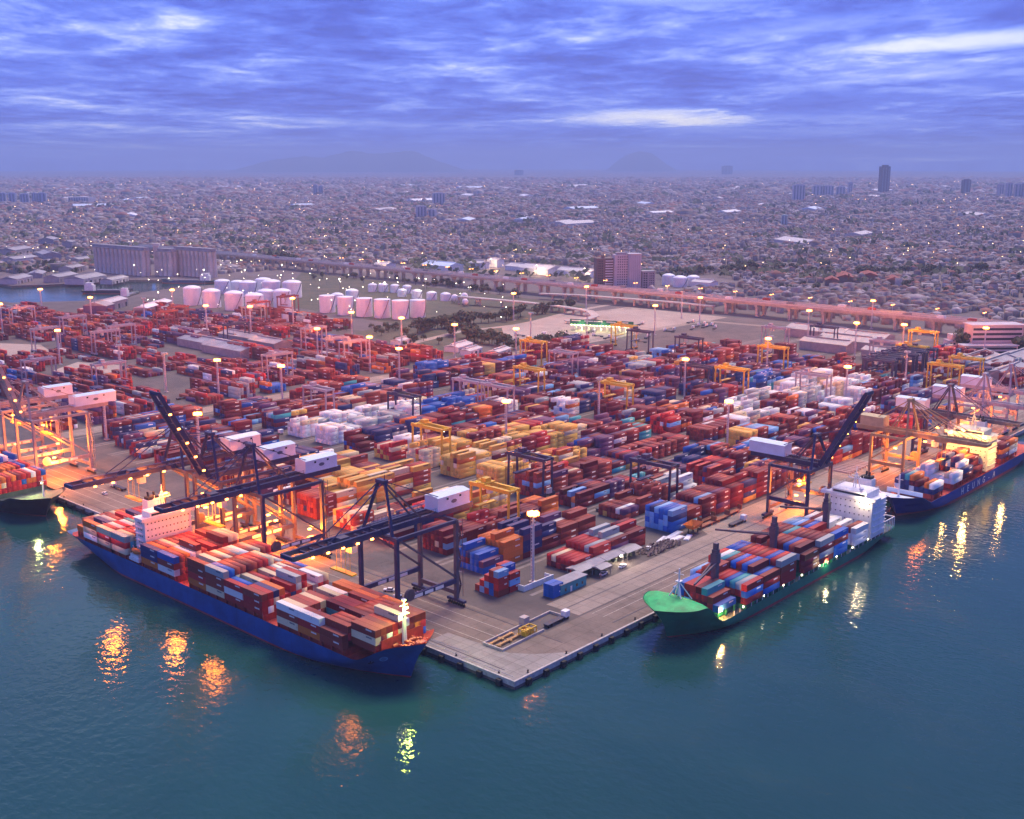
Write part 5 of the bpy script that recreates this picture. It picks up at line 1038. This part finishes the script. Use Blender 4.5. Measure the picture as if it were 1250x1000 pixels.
TOW = [(1080, 11, 204, 237, 'dark_clad', 'tall dark slab tower rising alone from the far town'), (975, 14, 226, 246, 'w', 'pale apartment tower in front of the far tower row'), (998, 12, 227, 240, 'w', 'pale apartment tower of the far row beyond the dark slab'), (1012, 11, 227, 240, 'w', 'pale apartment tower of the far row beyond the dark slab'), (1026, 11, 228, 240, 'w', 'pale apartment tower of the far row beyond the dark slab'), (1038, 5, 223, 238, 'w', 'thin pale tower in the far row'),
       (1180, 9, 220, 238, 'dark_clad', 'short dark tower in the far town'), (1222, 7, 225, 241, 'p', 'pink-grey apartment tower of the hazy far cluster'), (1232, 7, 224, 242, 'p', 'pink-grey apartment tower of the hazy far cluster'), (1242, 8, 225, 242, 'p', 'pink-grey apartment tower of the hazy far cluster'), (1252, 8, 224, 242, 'p', 'pink-grey apartment tower of the hazy far cluster'),
       (536, 15, 236, 251, 'w', 'broad pale apartment block in the middle of the town'), (515, 12, 252, 267, 'w', 'low stepped pale block in the middle of the town'), (527, 9, 256, 267, 'w', 'low pale block beside the stepped one'), (385, 5, 226, 239, 'b', 'bluish twin tower beside a lit roof in the far town'), (392, 5, 227, 239, 'b', 'bluish twin tower beside a lit roof in the far town'), (4, 7, 236, 249, 'b', 'grey-blue apartment tower of the row past the silos'), (15, 8, 236, 249, 'b', 'grey-blue apartment tower of the row past the silos'), (30, 10, 237, 249, 'b', 'grey-blue apartment tower of the row past the silos'),
       (42, 6, 236, 249, 'b', 'grey-blue apartment tower of the row past the silos'), (52, 9, 236, 249, 'b', 'grey-blue apartment tower of the row past the silos'), (96, 26, 241, 249, 'w', 'wide pale low block past the silos'), (957, 7, 263, 277, 't', 'small teal and white tower in the near town'), (888, 12, 203, 213, 'dark_clad', 'faint dark block on the hazy horizon'), (634, 10, 208, 214, 'dark_clad', 'faint low block on the hazy horizon')]
TM = {'dark_clad': M('dark_clad', (.10, .05, .08), .6, var=.2), 'w': M('tower_pale', (.50, .46, .50), .7, var=.12), 'p': M('tower_pink', (.46, .38, .42), .7, var=.12), 'b': M('tower_blue', (.36, .38, .50), .7, var=.12), 't': M('tower_teal', (.34, .46, .48), .7, var=.12)}
for (x, wpx, y0, y1, mk, lab) in TOW:
    a, b = px(x, y1); dep = proj(a, b)[2]; s_ = dep / 1379; wd = wpx * s_; h = (y1 - y0) * s_ * 1.0; t_ = thing('far_tower', lab, 'tower', (a, b, QZ), -HEAD + random.uniform(-.3, .3), 'towers of the far town')
    MB().box(-wd / 2, wd / 2, 0, wd * .7, 0, h).box(-wd * .3, wd * .3, wd * .1, wd * .5, h, h * 1.05).build('wall', TM[mk], t_)
    nx = max(2, int(wpx / 3.2)); 
    for i in range(nx): q = -wd / 2 + wd * (i + .5) / nx; MB().box(q - wd / nx * .2, q + wd / nx * .2, -.5, .1, h * .05, h * .95).build('window_strip', M('tower_glass', (.16, .16, .20), .4, var=0), t_)

# small vessels in the inland basin
def boat(x, y, L, B, ang, hm_, sm_, label):
    a, b = px(x, y, 0); r = thing('moored_vessel', label, 'ship', (a, b, 0), ang); hull(r, L, B, 4, 2.2, 3, 2, hm_, REDBOOT, DKGREEN, .8, .8, .6); MB().box(L * .08, L * .25, -B * .35, B * .35, 3.4, 11).box(L * .1, L * .22, -B * .3, B * .3, 11, 14).build('deckhouse', sm_, r); MB().bar((L * .16, 0, 14), (L * .16, 0, 21), .5).bar((L * .6, 0, 3.4), (L * .6, 0, 15), .6).build('mast', GREYS, r)
    MB().box(L * .3, L * .75, -B * .3, B * .3, 3.4, 5.2).build('hatch', GREYS, r)
boat(100, 358, 70, 12, -.9, HBLACK, WHITE, 'small dark coaster moored at the basin end'); boat(262, 345.5, 78, 14, 2.3, M('redblue_hull', (.03, .09, .18), .5, var=.3), WHITE, 'coaster with blue hull moored below the silos'); boat(150, 366, 50, 12, .7, HBLACK, WHITE, 'dark tug with white wheelhouse beside the long quay shed')

# ================================================================== TREES
def leafclumps(n, R_, H0, H1, seed, size):
    rr = random.Random(seed); m = MB(); lob = [(rr.uniform(-.5, .5) * R_, rr.uniform(-.5, .5) * R_, rr.uniform(H0 + R_ * .4, H1 - R_ * .3), rr.uniform(.45, .75) * R_) for _ in range(6)]
    for i in range(n):
        lx, ly, lz, lr = rr.choice(lob); v = Vector((rr.gauss(0, 1), rr.gauss(0, 1), rr.gauss(0, 1))).normalized() * lr * rr.uniform(.65, 1.05); c = Vector((lx, ly, lz)) + Vector((v.x, v.y, v.z * .75))
        nrm = (v.normalized() + Vector((rr.uniform(-.7, .7), rr.uniform(-.7, .7), rr.uniform(-.3, .8)))).normalized(); t1 = nrm.orthogonal().normalized(); t2 = nrm.cross(t1); s_ = size * rr.uniform(.6, 1.3)
        m.quad([c + t1 * s_, c + t2 * s_ * .7, c - t1 * s_, c - t2 * s_ * .8])
    return m, lob
TREES = []
for sd_ in range(4):
    cm, lob = leafclumps(190, 4.6, 2.0, 9.5, sd_, 1.0); crown = cm.mesh('crown', LEAF)
    tk = MB().cyl((0, 0, 0), (.1, 0, 3.6), .38, .24, 7)
    for lx, ly, lz, lr in lob[:5]: tk.cyl((.1, 0, 3.2), (lx, ly, lz), .18, .06, 5)
    TREES.append((crown, tk.mesh('trunk', BARK)))
TN = 0; TPOS = []
def trees(poly, n, label, group, s=(.7, 1.25), line=False):
    global TN
    if not line: xs = [p[0] for p in poly]; ys = [p[1] for p in poly]
    k = 0; tries = 0
    while k < n and tries < n * 60:
        tries += 1
        if line:
            q = random.random() * (len(poly) - 1); i = int(q); f = q - i; x = poly[i][0] + (poly[i + 1][0] - poly[i][0]) * f; y = poly[i][1] + (poly[i + 1][1] - poly[i][1]) * f + random.gauss(0, line)
        else:
            x, y = random.uniform(min(xs), max(xs)), random.uniform(min(ys), max(ys))
            if not inpoly(x, y, poly): continue
        a, b = px(x, y); k += 1; TPOS.append((a, b))
        r = tag(obj('broadleaf_tree', None, None, (a, b, QZ), random.uniform(0, 6.28)), label, 'tree', group); q = random.uniform(*s); r.scale = (q, q, q * random.uniform(.85, 1.1))
        cr, tk = TREES[TN % 4]; TN += 1; obj('crown', cr, r); obj('trunk', tk, r)
trees([(500, 408), (560, 398), (620, 390), (700, 377)], 46, 'dark bushy tree in the belt crossing the scrub field', 'trees on the scrub field', (1.0, 1.6), .9)
trees([(545, 408), (590, 420), (640, 428), (690, 426)], 40, 'dark bushy tree in the belt behind the small sheds', 'trees on the scrub field', (1.0, 1.6), 1.4)
trees([(400, 400), (520, 402), (560, 425), (480, 425), (420, 410)], 26, 'scattered low tree on the scrub beside the squat tanks', 'trees on the scrub field', (.5, 1.0))
trees([(370, 338), (460, 342), (560, 352), (640, 362)], 34, 'tree in the shade along the port side of the viaduct', 'trees along the viaduct', (.7, 1.1), 2.0)
trees([(815, 337), (900, 333), (960, 331), (1060, 337), (1150, 334), (1250, 328)], 66, 'dark tree in the long belt across the town behind the viaduct', 'trees of the town belt', (1.0, 1.8), 1.8)
trees([(1166, 428), (1178, 422), (1188, 428)], 9, 'large dark tree beside the stepped white office', 'trees by the office', (1.2, 1.8), 2); trees([(1240, 430), (1250, 424)], 5, 'large dark tree past the stepped white office', 'trees by the office', (1.2, 1.8), 2)
trees([(330, 322), (345, 318), (362, 324)], 10, 'tall dark tree beside the silos and the viaduct', 'trees by the silos', (1.4, 2.0), 1.5); trees([(0, 330), (40, 334), (110, 338)], 14, 'harbour-side tree by the inland basin', 'trees by the basin', (.8, 1.4), 3); trees([(940, 350), (1020, 356), (1100, 352), (1180, 352)], 22, 'garden tree among the houses beyond the viaduct', 'trees of the town', (.7, 1.2), 4)

# ================================================================== THE TOWN
def bulk(name, V, Q, T, colQ, colT, mat):
    """one mesh from arrays: V verts, Q quads, T triangles, per-face colours"""
    me = bpy.data.meshes.new(name); me.vertices.add(len(V)); me.vertices.foreach_set('co', V.astype(np.float32).ravel())
    nl = Q.size + T.size; me.loops.add(nl); me.loops.foreach_set('vertex_index', np.concatenate([Q.ravel(), T.ravel()]).astype(np.int32))
    me.polygons.add(len(Q) + len(T)); st = np.concatenate([np.arange(len(Q)) * 4, Q.size + np.arange(len(T)) * 3]); me.polygons.foreach_set('loop_start', st.astype(np.int32))
    me.update(calc_edges=True); at = me.attributes.new('tint', 'FLOAT_COLOR', 'FACE'); at.data.foreach_set('color', np.concatenate([colQ, colT]).astype(np.float32).ravel())
    me.materials.append(mat); me.validate(); return me
ROOFC = np.array([(.24, .085, .065), (.18, .07, .06), (.22, .18, .19), (.30, .25, .26), (.13, .095, .10), (.38, .32, .33), (.20, .12, .10)]); RW = np.array([.20, .13, .20, .14, .13, .09, .11]); WALLC = np.array([(.34, .29, .27), (.25, .21, .20), (.42, .37, .36), (.21, .18, .18), (.30, .21, .165)])
def houses_mesh(name, ctr, sx, sy, h, rh, ang, rc, wc, flat):
    n = len(ctr); c, s = np.cos(ang), np.sin(ang); hx_, hy_ = sx / 2, sy / 2
    lx = np.stack([-hx_, hx_, hx_, -hx_] * 2 + [-hx_ * .55, hx_ * .55], 1); ly = np.stack([-hy_, -hy_, hy_, hy_] * 2 + [0 * hy_, 0 * hy_], 1); z0 = np.full(n, QZ - .3)
    lz = np.stack([z0] * 4 + [QZ + h] * 4 + [QZ + h + rh] * 2, 1)
    V = np.stack([ctr[:, :1] + lx * c[:, None] - ly * s[:, None], ctr[:, 1:] + lx * s[:, None] + ly * c[:, None], lz], 2).reshape(-1, 3); o = (np.arange(n) * 10)[:, None]
    Q = np.concatenate([o + np.array(f)[None] for f in ((0, 1, 5, 4), (1, 2, 6, 5), (2, 3, 7, 6), (3, 0, 4, 7), (4, 5, 9, 8), (6, 7, 8, 9))]); T = np.concatenate([o + np.array(f)[None] for f in ((5, 6, 9), (7, 4, 8))])
    R4 = np.concatenate([ROOFC[rc] * rng.uniform(.75, 1.2, (n, 1)), np.ones((n, 1))], 1); W4 = np.concatenate([WALLC[wc] * rng.uniform(.8, 1.1, (n, 1)), np.ones((n, 1))], 1)
    return bulk(name, V, Q, T, np.concatenate([W4] * 4 + [R4] * 2), np.concatenate([R4] * 2), ROOFM)
def town(d0, d1, step, size, hh, skip):
    """houses on little street grids, patch by patch, between two distances from the coast viewpoint"""
    pts = []; cell = 240.0
    i0 = int((CAM.x) // cell); 
    for i in range(int((CAM.x - 200) // cell), int((CAM.x + d1) // cell) + 1):
        for j in range(int((CAM.y) // cell), int((CAM.y + d1) // cell) + 1):
            cx_, cy_ = (i + .5) * cell, (j + .5) * cell; dx, dy = cx_ - CAM.x, cy_ - CAM.y; f = dx * math.sin(HEAD) + dy * math.cos(HEAD); l = dx * math.cos(HEAD) - dy * math.sin(HEAD)
            if f < d0 - 170 or f > d1 + 170 or abs(l) > f * .475 + 200: continue
            th = random.Random(i * 977 + j).uniform(-.5, .5) + .3; n_ = int(cell / step)
            g = (np.arange(n_) + .5) * step - cell / 2; gx, gy = np.meshgrid(g, g); gx = gx.ravel(); gy = gy.ravel()
            lane = (np.floor((gy + cell / 2) / step) % 4 == 3) & (rng.random(gx.size) < .6); ok = (rng.random(gx.size) > skip) & ~lane
            gx, gy = gx[ok] + rng.uniform(-.18, .18, ok.sum()) * step, gy[ok] + rng.uniform(-.18, .18, ok.sum()) * step
            x_, y_ = cx_ + gx * math.cos(th) - gy * math.sin(th), cy_ + gx * math.sin(th) + gy * math.cos(th); ok = (np.abs(x_ - cx_) < cell / 2) & (np.abs(y_ - cy_) < cell / 2)
            pts.append(np.stack([x_[ok], y_[ok], np.full(ok.sum(), th)], 1))
    P = np.concatenate(pts); f = (P[:, 0] - CAM.x) * math.sin(HEAD) + (P[:, 1] - CAM.y) * math.cos(HEAD)
    ok = (f > d0) & (f < d1) & ((P[:, 0] > 888) | ((P[:, 1] > 1500) & (P[:, 0] > 520)) | ((P[:, 1] > 1260) & (P[:, 0] > 720) & (P[:, 0] < 838)))
    ok &= ~((P[:, 0] < 1180) & (P[:, 1] > 600) & (P[:, 1] < 1180) & (P[:, 0] > 838))
    P = P[ok]; n = len(P); sx = rng.uniform(.6, 1.15, n) * size; sy = rng.uniform(.55, .95, n) * size
    big = rng.random(n) < .03; sx[big] *= 2.2; sy[big] *= 1.7
    h = rng.uniform(*hh, n) * np.where(rng.random(n) < .06, 1.9, 1); flat = rng.random(n) < .3; rh = np.where(flat, .3, rng.uniform(.18, .32, n) * sy)
    return P, sx, sy, h, rh, rng.choice(len(ROOFC), n, p=RW), rng.choice(len(WALLC), n), flat
def sub(t, m): return tuple(x[m] for x in t)
T1 = town(1150, 3200, 13.2, 11.6, (3.2, 6.6), .05); T2 = town(3200, 6000, 22, 20, (4, 8.5), .08); T3 = town(6000, 13000, 44, 42, (5, 12), .15)
P1 = T1[0]; dist1 = np.hypot(P1[:, 0] - CAM.x, P1[:, 1] - CAM.y)
f1 = (P1[:, 0] - CAM.x) * math.sin(HEAD) + (P1[:, 1] - CAM.y) * math.cos(HEAD); l1 = (P1[:, 0] - CAM.x) * math.cos(HEAD) - (P1[:, 1] - CAM.y) * math.sin(HEAD)
vis = (np.abs(l1) < f1 * .44); score = np.where(vis, T1[1] * T1[2] / dist1 ** 2, 0); order = np.argsort(-score); near = np.zeros(len(P1), bool); near[order[:290]] = True
RN = ['terracotta', 'dark brown', 'grey', 'pale grey', 'charcoal', 'whitish', 'tan']
HT = {}
for i in order[:290]:
    rc, fl = int(T1[5][i]), bool(T1[7][i]); key = (rc, int(T1[6][i]), fl)
    if key not in HT:
        HT[key] = houses_mesh('house', np.zeros((1, 2)), np.array([12.]), np.array([9.]), np.array([5.]), np.array([.3 if fl else 2.3]), np.zeros(1), np.array([rc]), np.array([key[1]]), None)
        HT[key].transform(Matrix.Translation((0, 0, -QZ)))
    big = T1[1][i] > 17
    o = obj('house', HT[key], None, (P1[i, 0], P1[i, 1], QZ), P1[i, 2]); o.scale = (T1[1][i] / 12, T1[2][i] / 9, T1[3][i] / 5); tag(o, f"{'large' if big else 'small'} house with {RN[rc]} {'flat' if fl else 'hipped'} roof in the crowded town beyond the viaduct", 'house', 'houses of the town')
mt = [sub(T1, ~near), T2, T3]
allT = [np.concatenate([m[k] for m in mt]) for k in range(8)]
ho = obj('town_houses', houses_mesh('town_houses', allT[0][:, :2], allT[1], allT[2], allT[3], allT[4], allT[0][:, 2], allT[5], allT[6], None)); tag(ho, 'dense mass of low roofs of the town reaching to the hazy horizon', 'houses', None, 'stuff')
# white factory roofs scattered in the town
for i in range(46):
    x, y = random.uniform(10, 1240), 228 + 80 * random.random() ** 1.6; a, b = px(x, y)
    if a < 1200: continue
    s_ = random.uniform(.7, 1.5) * (1 + proj(a, b)[2] / 5000); r = thing('factory_hall', 'long pale factory roof standing out among the town roofs', 'factory', (a, b, QZ), random.uniform(-.4, 1.2), 'factory halls of the town'); L, Wd, H = 60 * s_, 24 * s_, 9
    MB().box(-L / 2, L / 2, -Wd / 2, Wd / 2, 0, H).build('wall', PINKR, r); MB().gable(-L / 2, L / 2, -Wd / 2, Wd / 2, H + .05, H + Wd * .12, 0, 'x', .5).build('roof', (WHITE, M('pale_roof'), PALEB)[i % 3], r)
for (x, y, L, Wd) in ((1030, 343, 60, 22), (1060, 341, 50, 22), (1090, 347, 40, 20), (1015, 348, 30, 18)): a, b = px(x, y); r = thing('market_hall', 'long red-roofed hall before the dark tree belt of the town', 'hall', (a, b, QZ), .5, 'red halls of the town'); MB().box(-L / 2, L / 2, -Wd / 2, Wd / 2, 0, 8).build('wall', BROWN, r); MB().gable(-L / 2, L / 2, -Wd / 2, Wd / 2, 8, 12, 0, 'x', .6).build('roof', REDR, r)
# greenery of the town that reads as one mass
gm = MB()
for i in range(800):
    x, y = random.uniform(0, 1250), 226 + 120 * random.random() ** 1.3; a, b = px(x, y)
    if a < 890 and not b > 1500: continue
    d_ = proj(a, b)[2]; R_ = (3.5 + random.random() * 4) * (1 + d_ / 4000)
    for k in range(9): c = Vector((a, b, QZ + R_ * .8)) + Vector((random.gauss(0, 1.4), random.gauss(0, 1.4), random.gauss(0, .4))) * R_ * .7; u = Vector((random.gauss(0, 1), random.gauss(0, 1), random.gauss(0, .6))).normalized() * R_ * .7; v = u.orthogonal().normalized() * R_ * .55; gm.quad([c + u, c + v, c - u, c - v])
tag(gm.build('town_greenery', LEAF), 'scattered dark tree crowns filling gaps between the town roofs', 'trees', None, 'stuff')
# lamps of the town
lm = MB()
for i in range(520):
    x = random.uniform(0, 1250) if random.random() < .7 else random.uniform(0, 420); y = 224 + 110 * random.random() ** 1.7; a, b = px(x, y)
    if a < 700: continue
    d_ = proj(a, b)[2]; s_ = .32 * (1 + d_ / 2600) * random.uniform(.5, 1.25); z = QZ + random.uniform(8, 13) * (1 + d_ / 9000)
    for k in range(4): q = k * math.pi / 2; lm.quad([(a + s_ * math.cos(q), b + s_ * math.sin(q), z), (a + s_ * math.cos(q + math.pi / 2), b + s_ * math.sin(q + math.pi / 2), z), (a, b, z + s_)]); lm.quad([(a + s_ * math.cos(q), b + s_ * math.sin(q), z), (a, b, z - s_), (a + s_ * math.cos(q + math.pi / 2), b + s_ * math.sin(q + math.pi / 2), z)])
tag(lm.build('town_lamps', CITYL), 'tiny lit street lamps scattered through the distant town', 'lamps', None, 'stuff')
pl = MB()
for i in range(130):
    x, y = random.choice([(random.uniform(180, 400), random.uniform(330, 382)), (random.uniform(380, 620), random.uniform(345, 395)), (random.uniform(0, 360), random.uniform(300, 345))]); a, b = px(x, y); z = QZ + random.uniform(6, 16); s_ = random.uniform(.18, .36)
    pl.box(a - s_, a + s_, b - s_, b + s_, z, z + s_ * 1.4); pl.bar((a, b, QZ), (a, b, z), .2, m=1)
for x, y in ((250, 352), (300, 352), (345, 345), (415, 365), (470, 370), (520, 365), (230, 330), (165, 345)): FL.append((*px(x, y), QZ + 24)); point('works_light', None, FL[-1], 15000, (1, .82, .62), .6)
for (a, b, z) in FL: pl.box(a - .6, a + .6, b - .6, b + .6, z + .7, z + 1.3); pl.bar((a, b, QZ), (a, b, z + .7), .35, m=1)
tag(pl.build('works_lamps', [LAMPW, GREYS]), 'small white work lamps on poles among the tanks and silos', 'lamps', None, 'stuff')

# ================================================================== BUILD THE CONTAINERS
def cmesh(L):
    W_, H_ = 2.44, 2.57; n = 12 if L > 8 else 7; v, f, uvs = [], [], []
    def q(p, uv=None): i = len(v); v.extend(p); f.append(tuple(range(i, i + len(p)))); uvs.extend(uv or [(-1, -1)] * len(p))
    q([(-L / 2, -W_ / 2, H_), (L / 2, -W_ / 2, H_), (L / 2, W_ / 2, H_), (-L / 2, W_ / 2, H_)]); q([(-L / 2, -W_ / 2, 0), (-L / 2, W_ / 2, 0), (L / 2, W_ / 2, 0), (L / 2, -W_ / 2, 0)])
    for sg in (-1, 1):
        ys = W_ / 2 * sg; yi = (W_ / 2 - .07) * sg; xs = [-L / 2, -L / 2 + .18] + [-L / 2 + .18 + (L - .36) * k / (2 * n) for k in range(1, 2 * n)] + [L / 2 - .18, L / 2]; yy = [ys, ys] + [yi if k % 2 else ys - .02 * sg for k in range(1, 2 * n)] + [ys, ys]
        for k in range(len(xs) - 1):
            p = [(xs[k], yy[k], 0), (xs[k + 1], yy[k + 1], 0), (xs[k + 1], yy[k + 1], H_), (xs[k], yy[k], H_)]; u0, u1 = (xs[k] / L + .5), (xs[k + 1] / L + .5)
            if sg > 0: u0, u1 = 1 - u0, 1 - u1; p = p[::-1]; q(p, [(u0, 1), (u1, 1), (u1, 0), (u0, 0)])
            else: q(p, [(u0, 0), (u1, 0), (u1, 1), (u0, 1)])
    for sg in (-1, 1):
        x = L / 2 * sg; xi = (L / 2 - .06) * sg; fr = [(x, -W_ / 2, 0), (x, W_ / 2, 0), (x, W_ / 2, H_), (x, -W_ / 2, H_)]; inn = [(xi, -W_ / 2 + .14, .16), (xi, W_ / 2 - .14, .16), (xi, W_ / 2 - .14, H_ - .12), (xi, -W_ / 2 + .14, H_ - .12)]
        for k in range(4):
            j = (k + 1) % 4; p = [fr[k], fr[j], inn[j], inn[k]]; q(p if sg > 0 else p[::-1])
        q(inn if sg > 0 else inn[::-1])
        for yb in (-.75, -.3, .3, .75): p = [(x, yb - .04, .2), (x, yb + .04, .2), (x, yb + .04, H_ - .15), (x, yb - .04, H_ - .15)]; q(p if sg > 0 else p[::-1])
    me = bpy.data.meshes.new('container'); me.from_pydata(v, [], f); ul = me.uv_layers.new(name='side'); ul.data.foreach_set('uv', np.array(uvs, np.float32).ravel()); me.materials.append(CMAT); me.update(); return me
CM = {12.19: cmesh(12.19), 6.06: cmesh(6.06)}
def cscore(r):
    x, y, z, rz, L, col, lab, grp, ex = r; X_, Y_, dep = proj(x, y, z + 1.3)
    if X_ < -5 or X_ > 1255 or dep < 0: return 0
    d = Vector((CAM.x - x, CAM.y - y, CAM.z - z)); dist = d.length; d.normalize(); c, s = math.cos(rz), math.sin(rz); lx, ly = d.x * c + d.y * s, -d.x * s + d.y * c; sc_ = 0
    if ex & 1: sc_ += d.z * L * 2.44
    if ex & 2 and ly < 0: sc_ += -ly * L * 2.6
    if ex & 4 and ly > 0: sc_ += ly * L * 2.6
    if ex & 8 and lx > 0: sc_ += lx * 2.44 * 2.6
    if ex & 16 and lx < 0: sc_ += -lx * 2.44 * 2.6
    return sc_ / dist ** 2
ranked = sorted(CONT, key=cscore, reverse=True); NI = 300
for (x, y, z, rz, L, col, lab, grp, ex) in ranked[:NI]:
    o = obj('shipping_container', CM[L], None, (x, y, z), rz); j_ = random.uniform(.82, 1.15); o.color = (*[min(1, c * j_) for c in PAL[col]], 1); tag(o, lab, 'container', grp)
rest = ranked[NI:]; n = len(rest)
A_ = np.array([(r[0], r[1], r[2], r[3], r[4]) for r in rest]); C_ = np.array([PAL[r[5]] for r in rest]) * rng.uniform(.8, 1.18, (n, 1)); hx_ = A_[:, 4] / 2; hy_ = np.full(n, 1.22); c, s = np.cos(A_[:, 3]), np.sin(A_[:, 3])
lx = np.stack([-hx_, hx_, hx_, -hx_] * 2, 1); ly = np.stack([-hy_, -hy_, hy_, hy_] * 2, 1); lz = np.stack([A_[:, 2]] * 4 + [A_[:, 2] + 2.57] * 4, 1)
V = np.stack([A_[:, :1] + lx * c[:, None] - ly * s[:, None], A_[:, 1:2] + lx * s[:, None] + ly * c[:, None], lz], 2).reshape(-1, 3); o_ = (np.arange(n) * 8)[:, None]
Q = np.concatenate([o_ + np.array(f)[None] for f in ((0, 1, 5, 4), (2, 3, 7, 6), (1, 2, 6, 5), (3, 0, 4, 7), (4, 5, 6, 7))]); C4 = np.concatenate([C_, rng.random((n, 1))], 1)
me = bulk('yard_containers', V, Q, np.zeros((0, 3), int), np.concatenate([C4] * 5), np.zeros((0, 4)), CMATS)
uv = np.full((5, n, 4, 2), -1.0, np.float32); uv[0] = uv[1] = np.array([(0, 0), (1, 0), (1, 1), (0, 1)], np.float32); ul = me.uv_layers.new(name='side'); ul.data.foreach_set('uv', uv.ravel())
tag(obj('yard_containers', me), 'thousands of stacked containers, mostly maroon and red, filling the yard', 'containers', None, 'stuff')
print('containers', len(CONT), 'houses', len(P1), len(T2[0]), len(T3[0]))
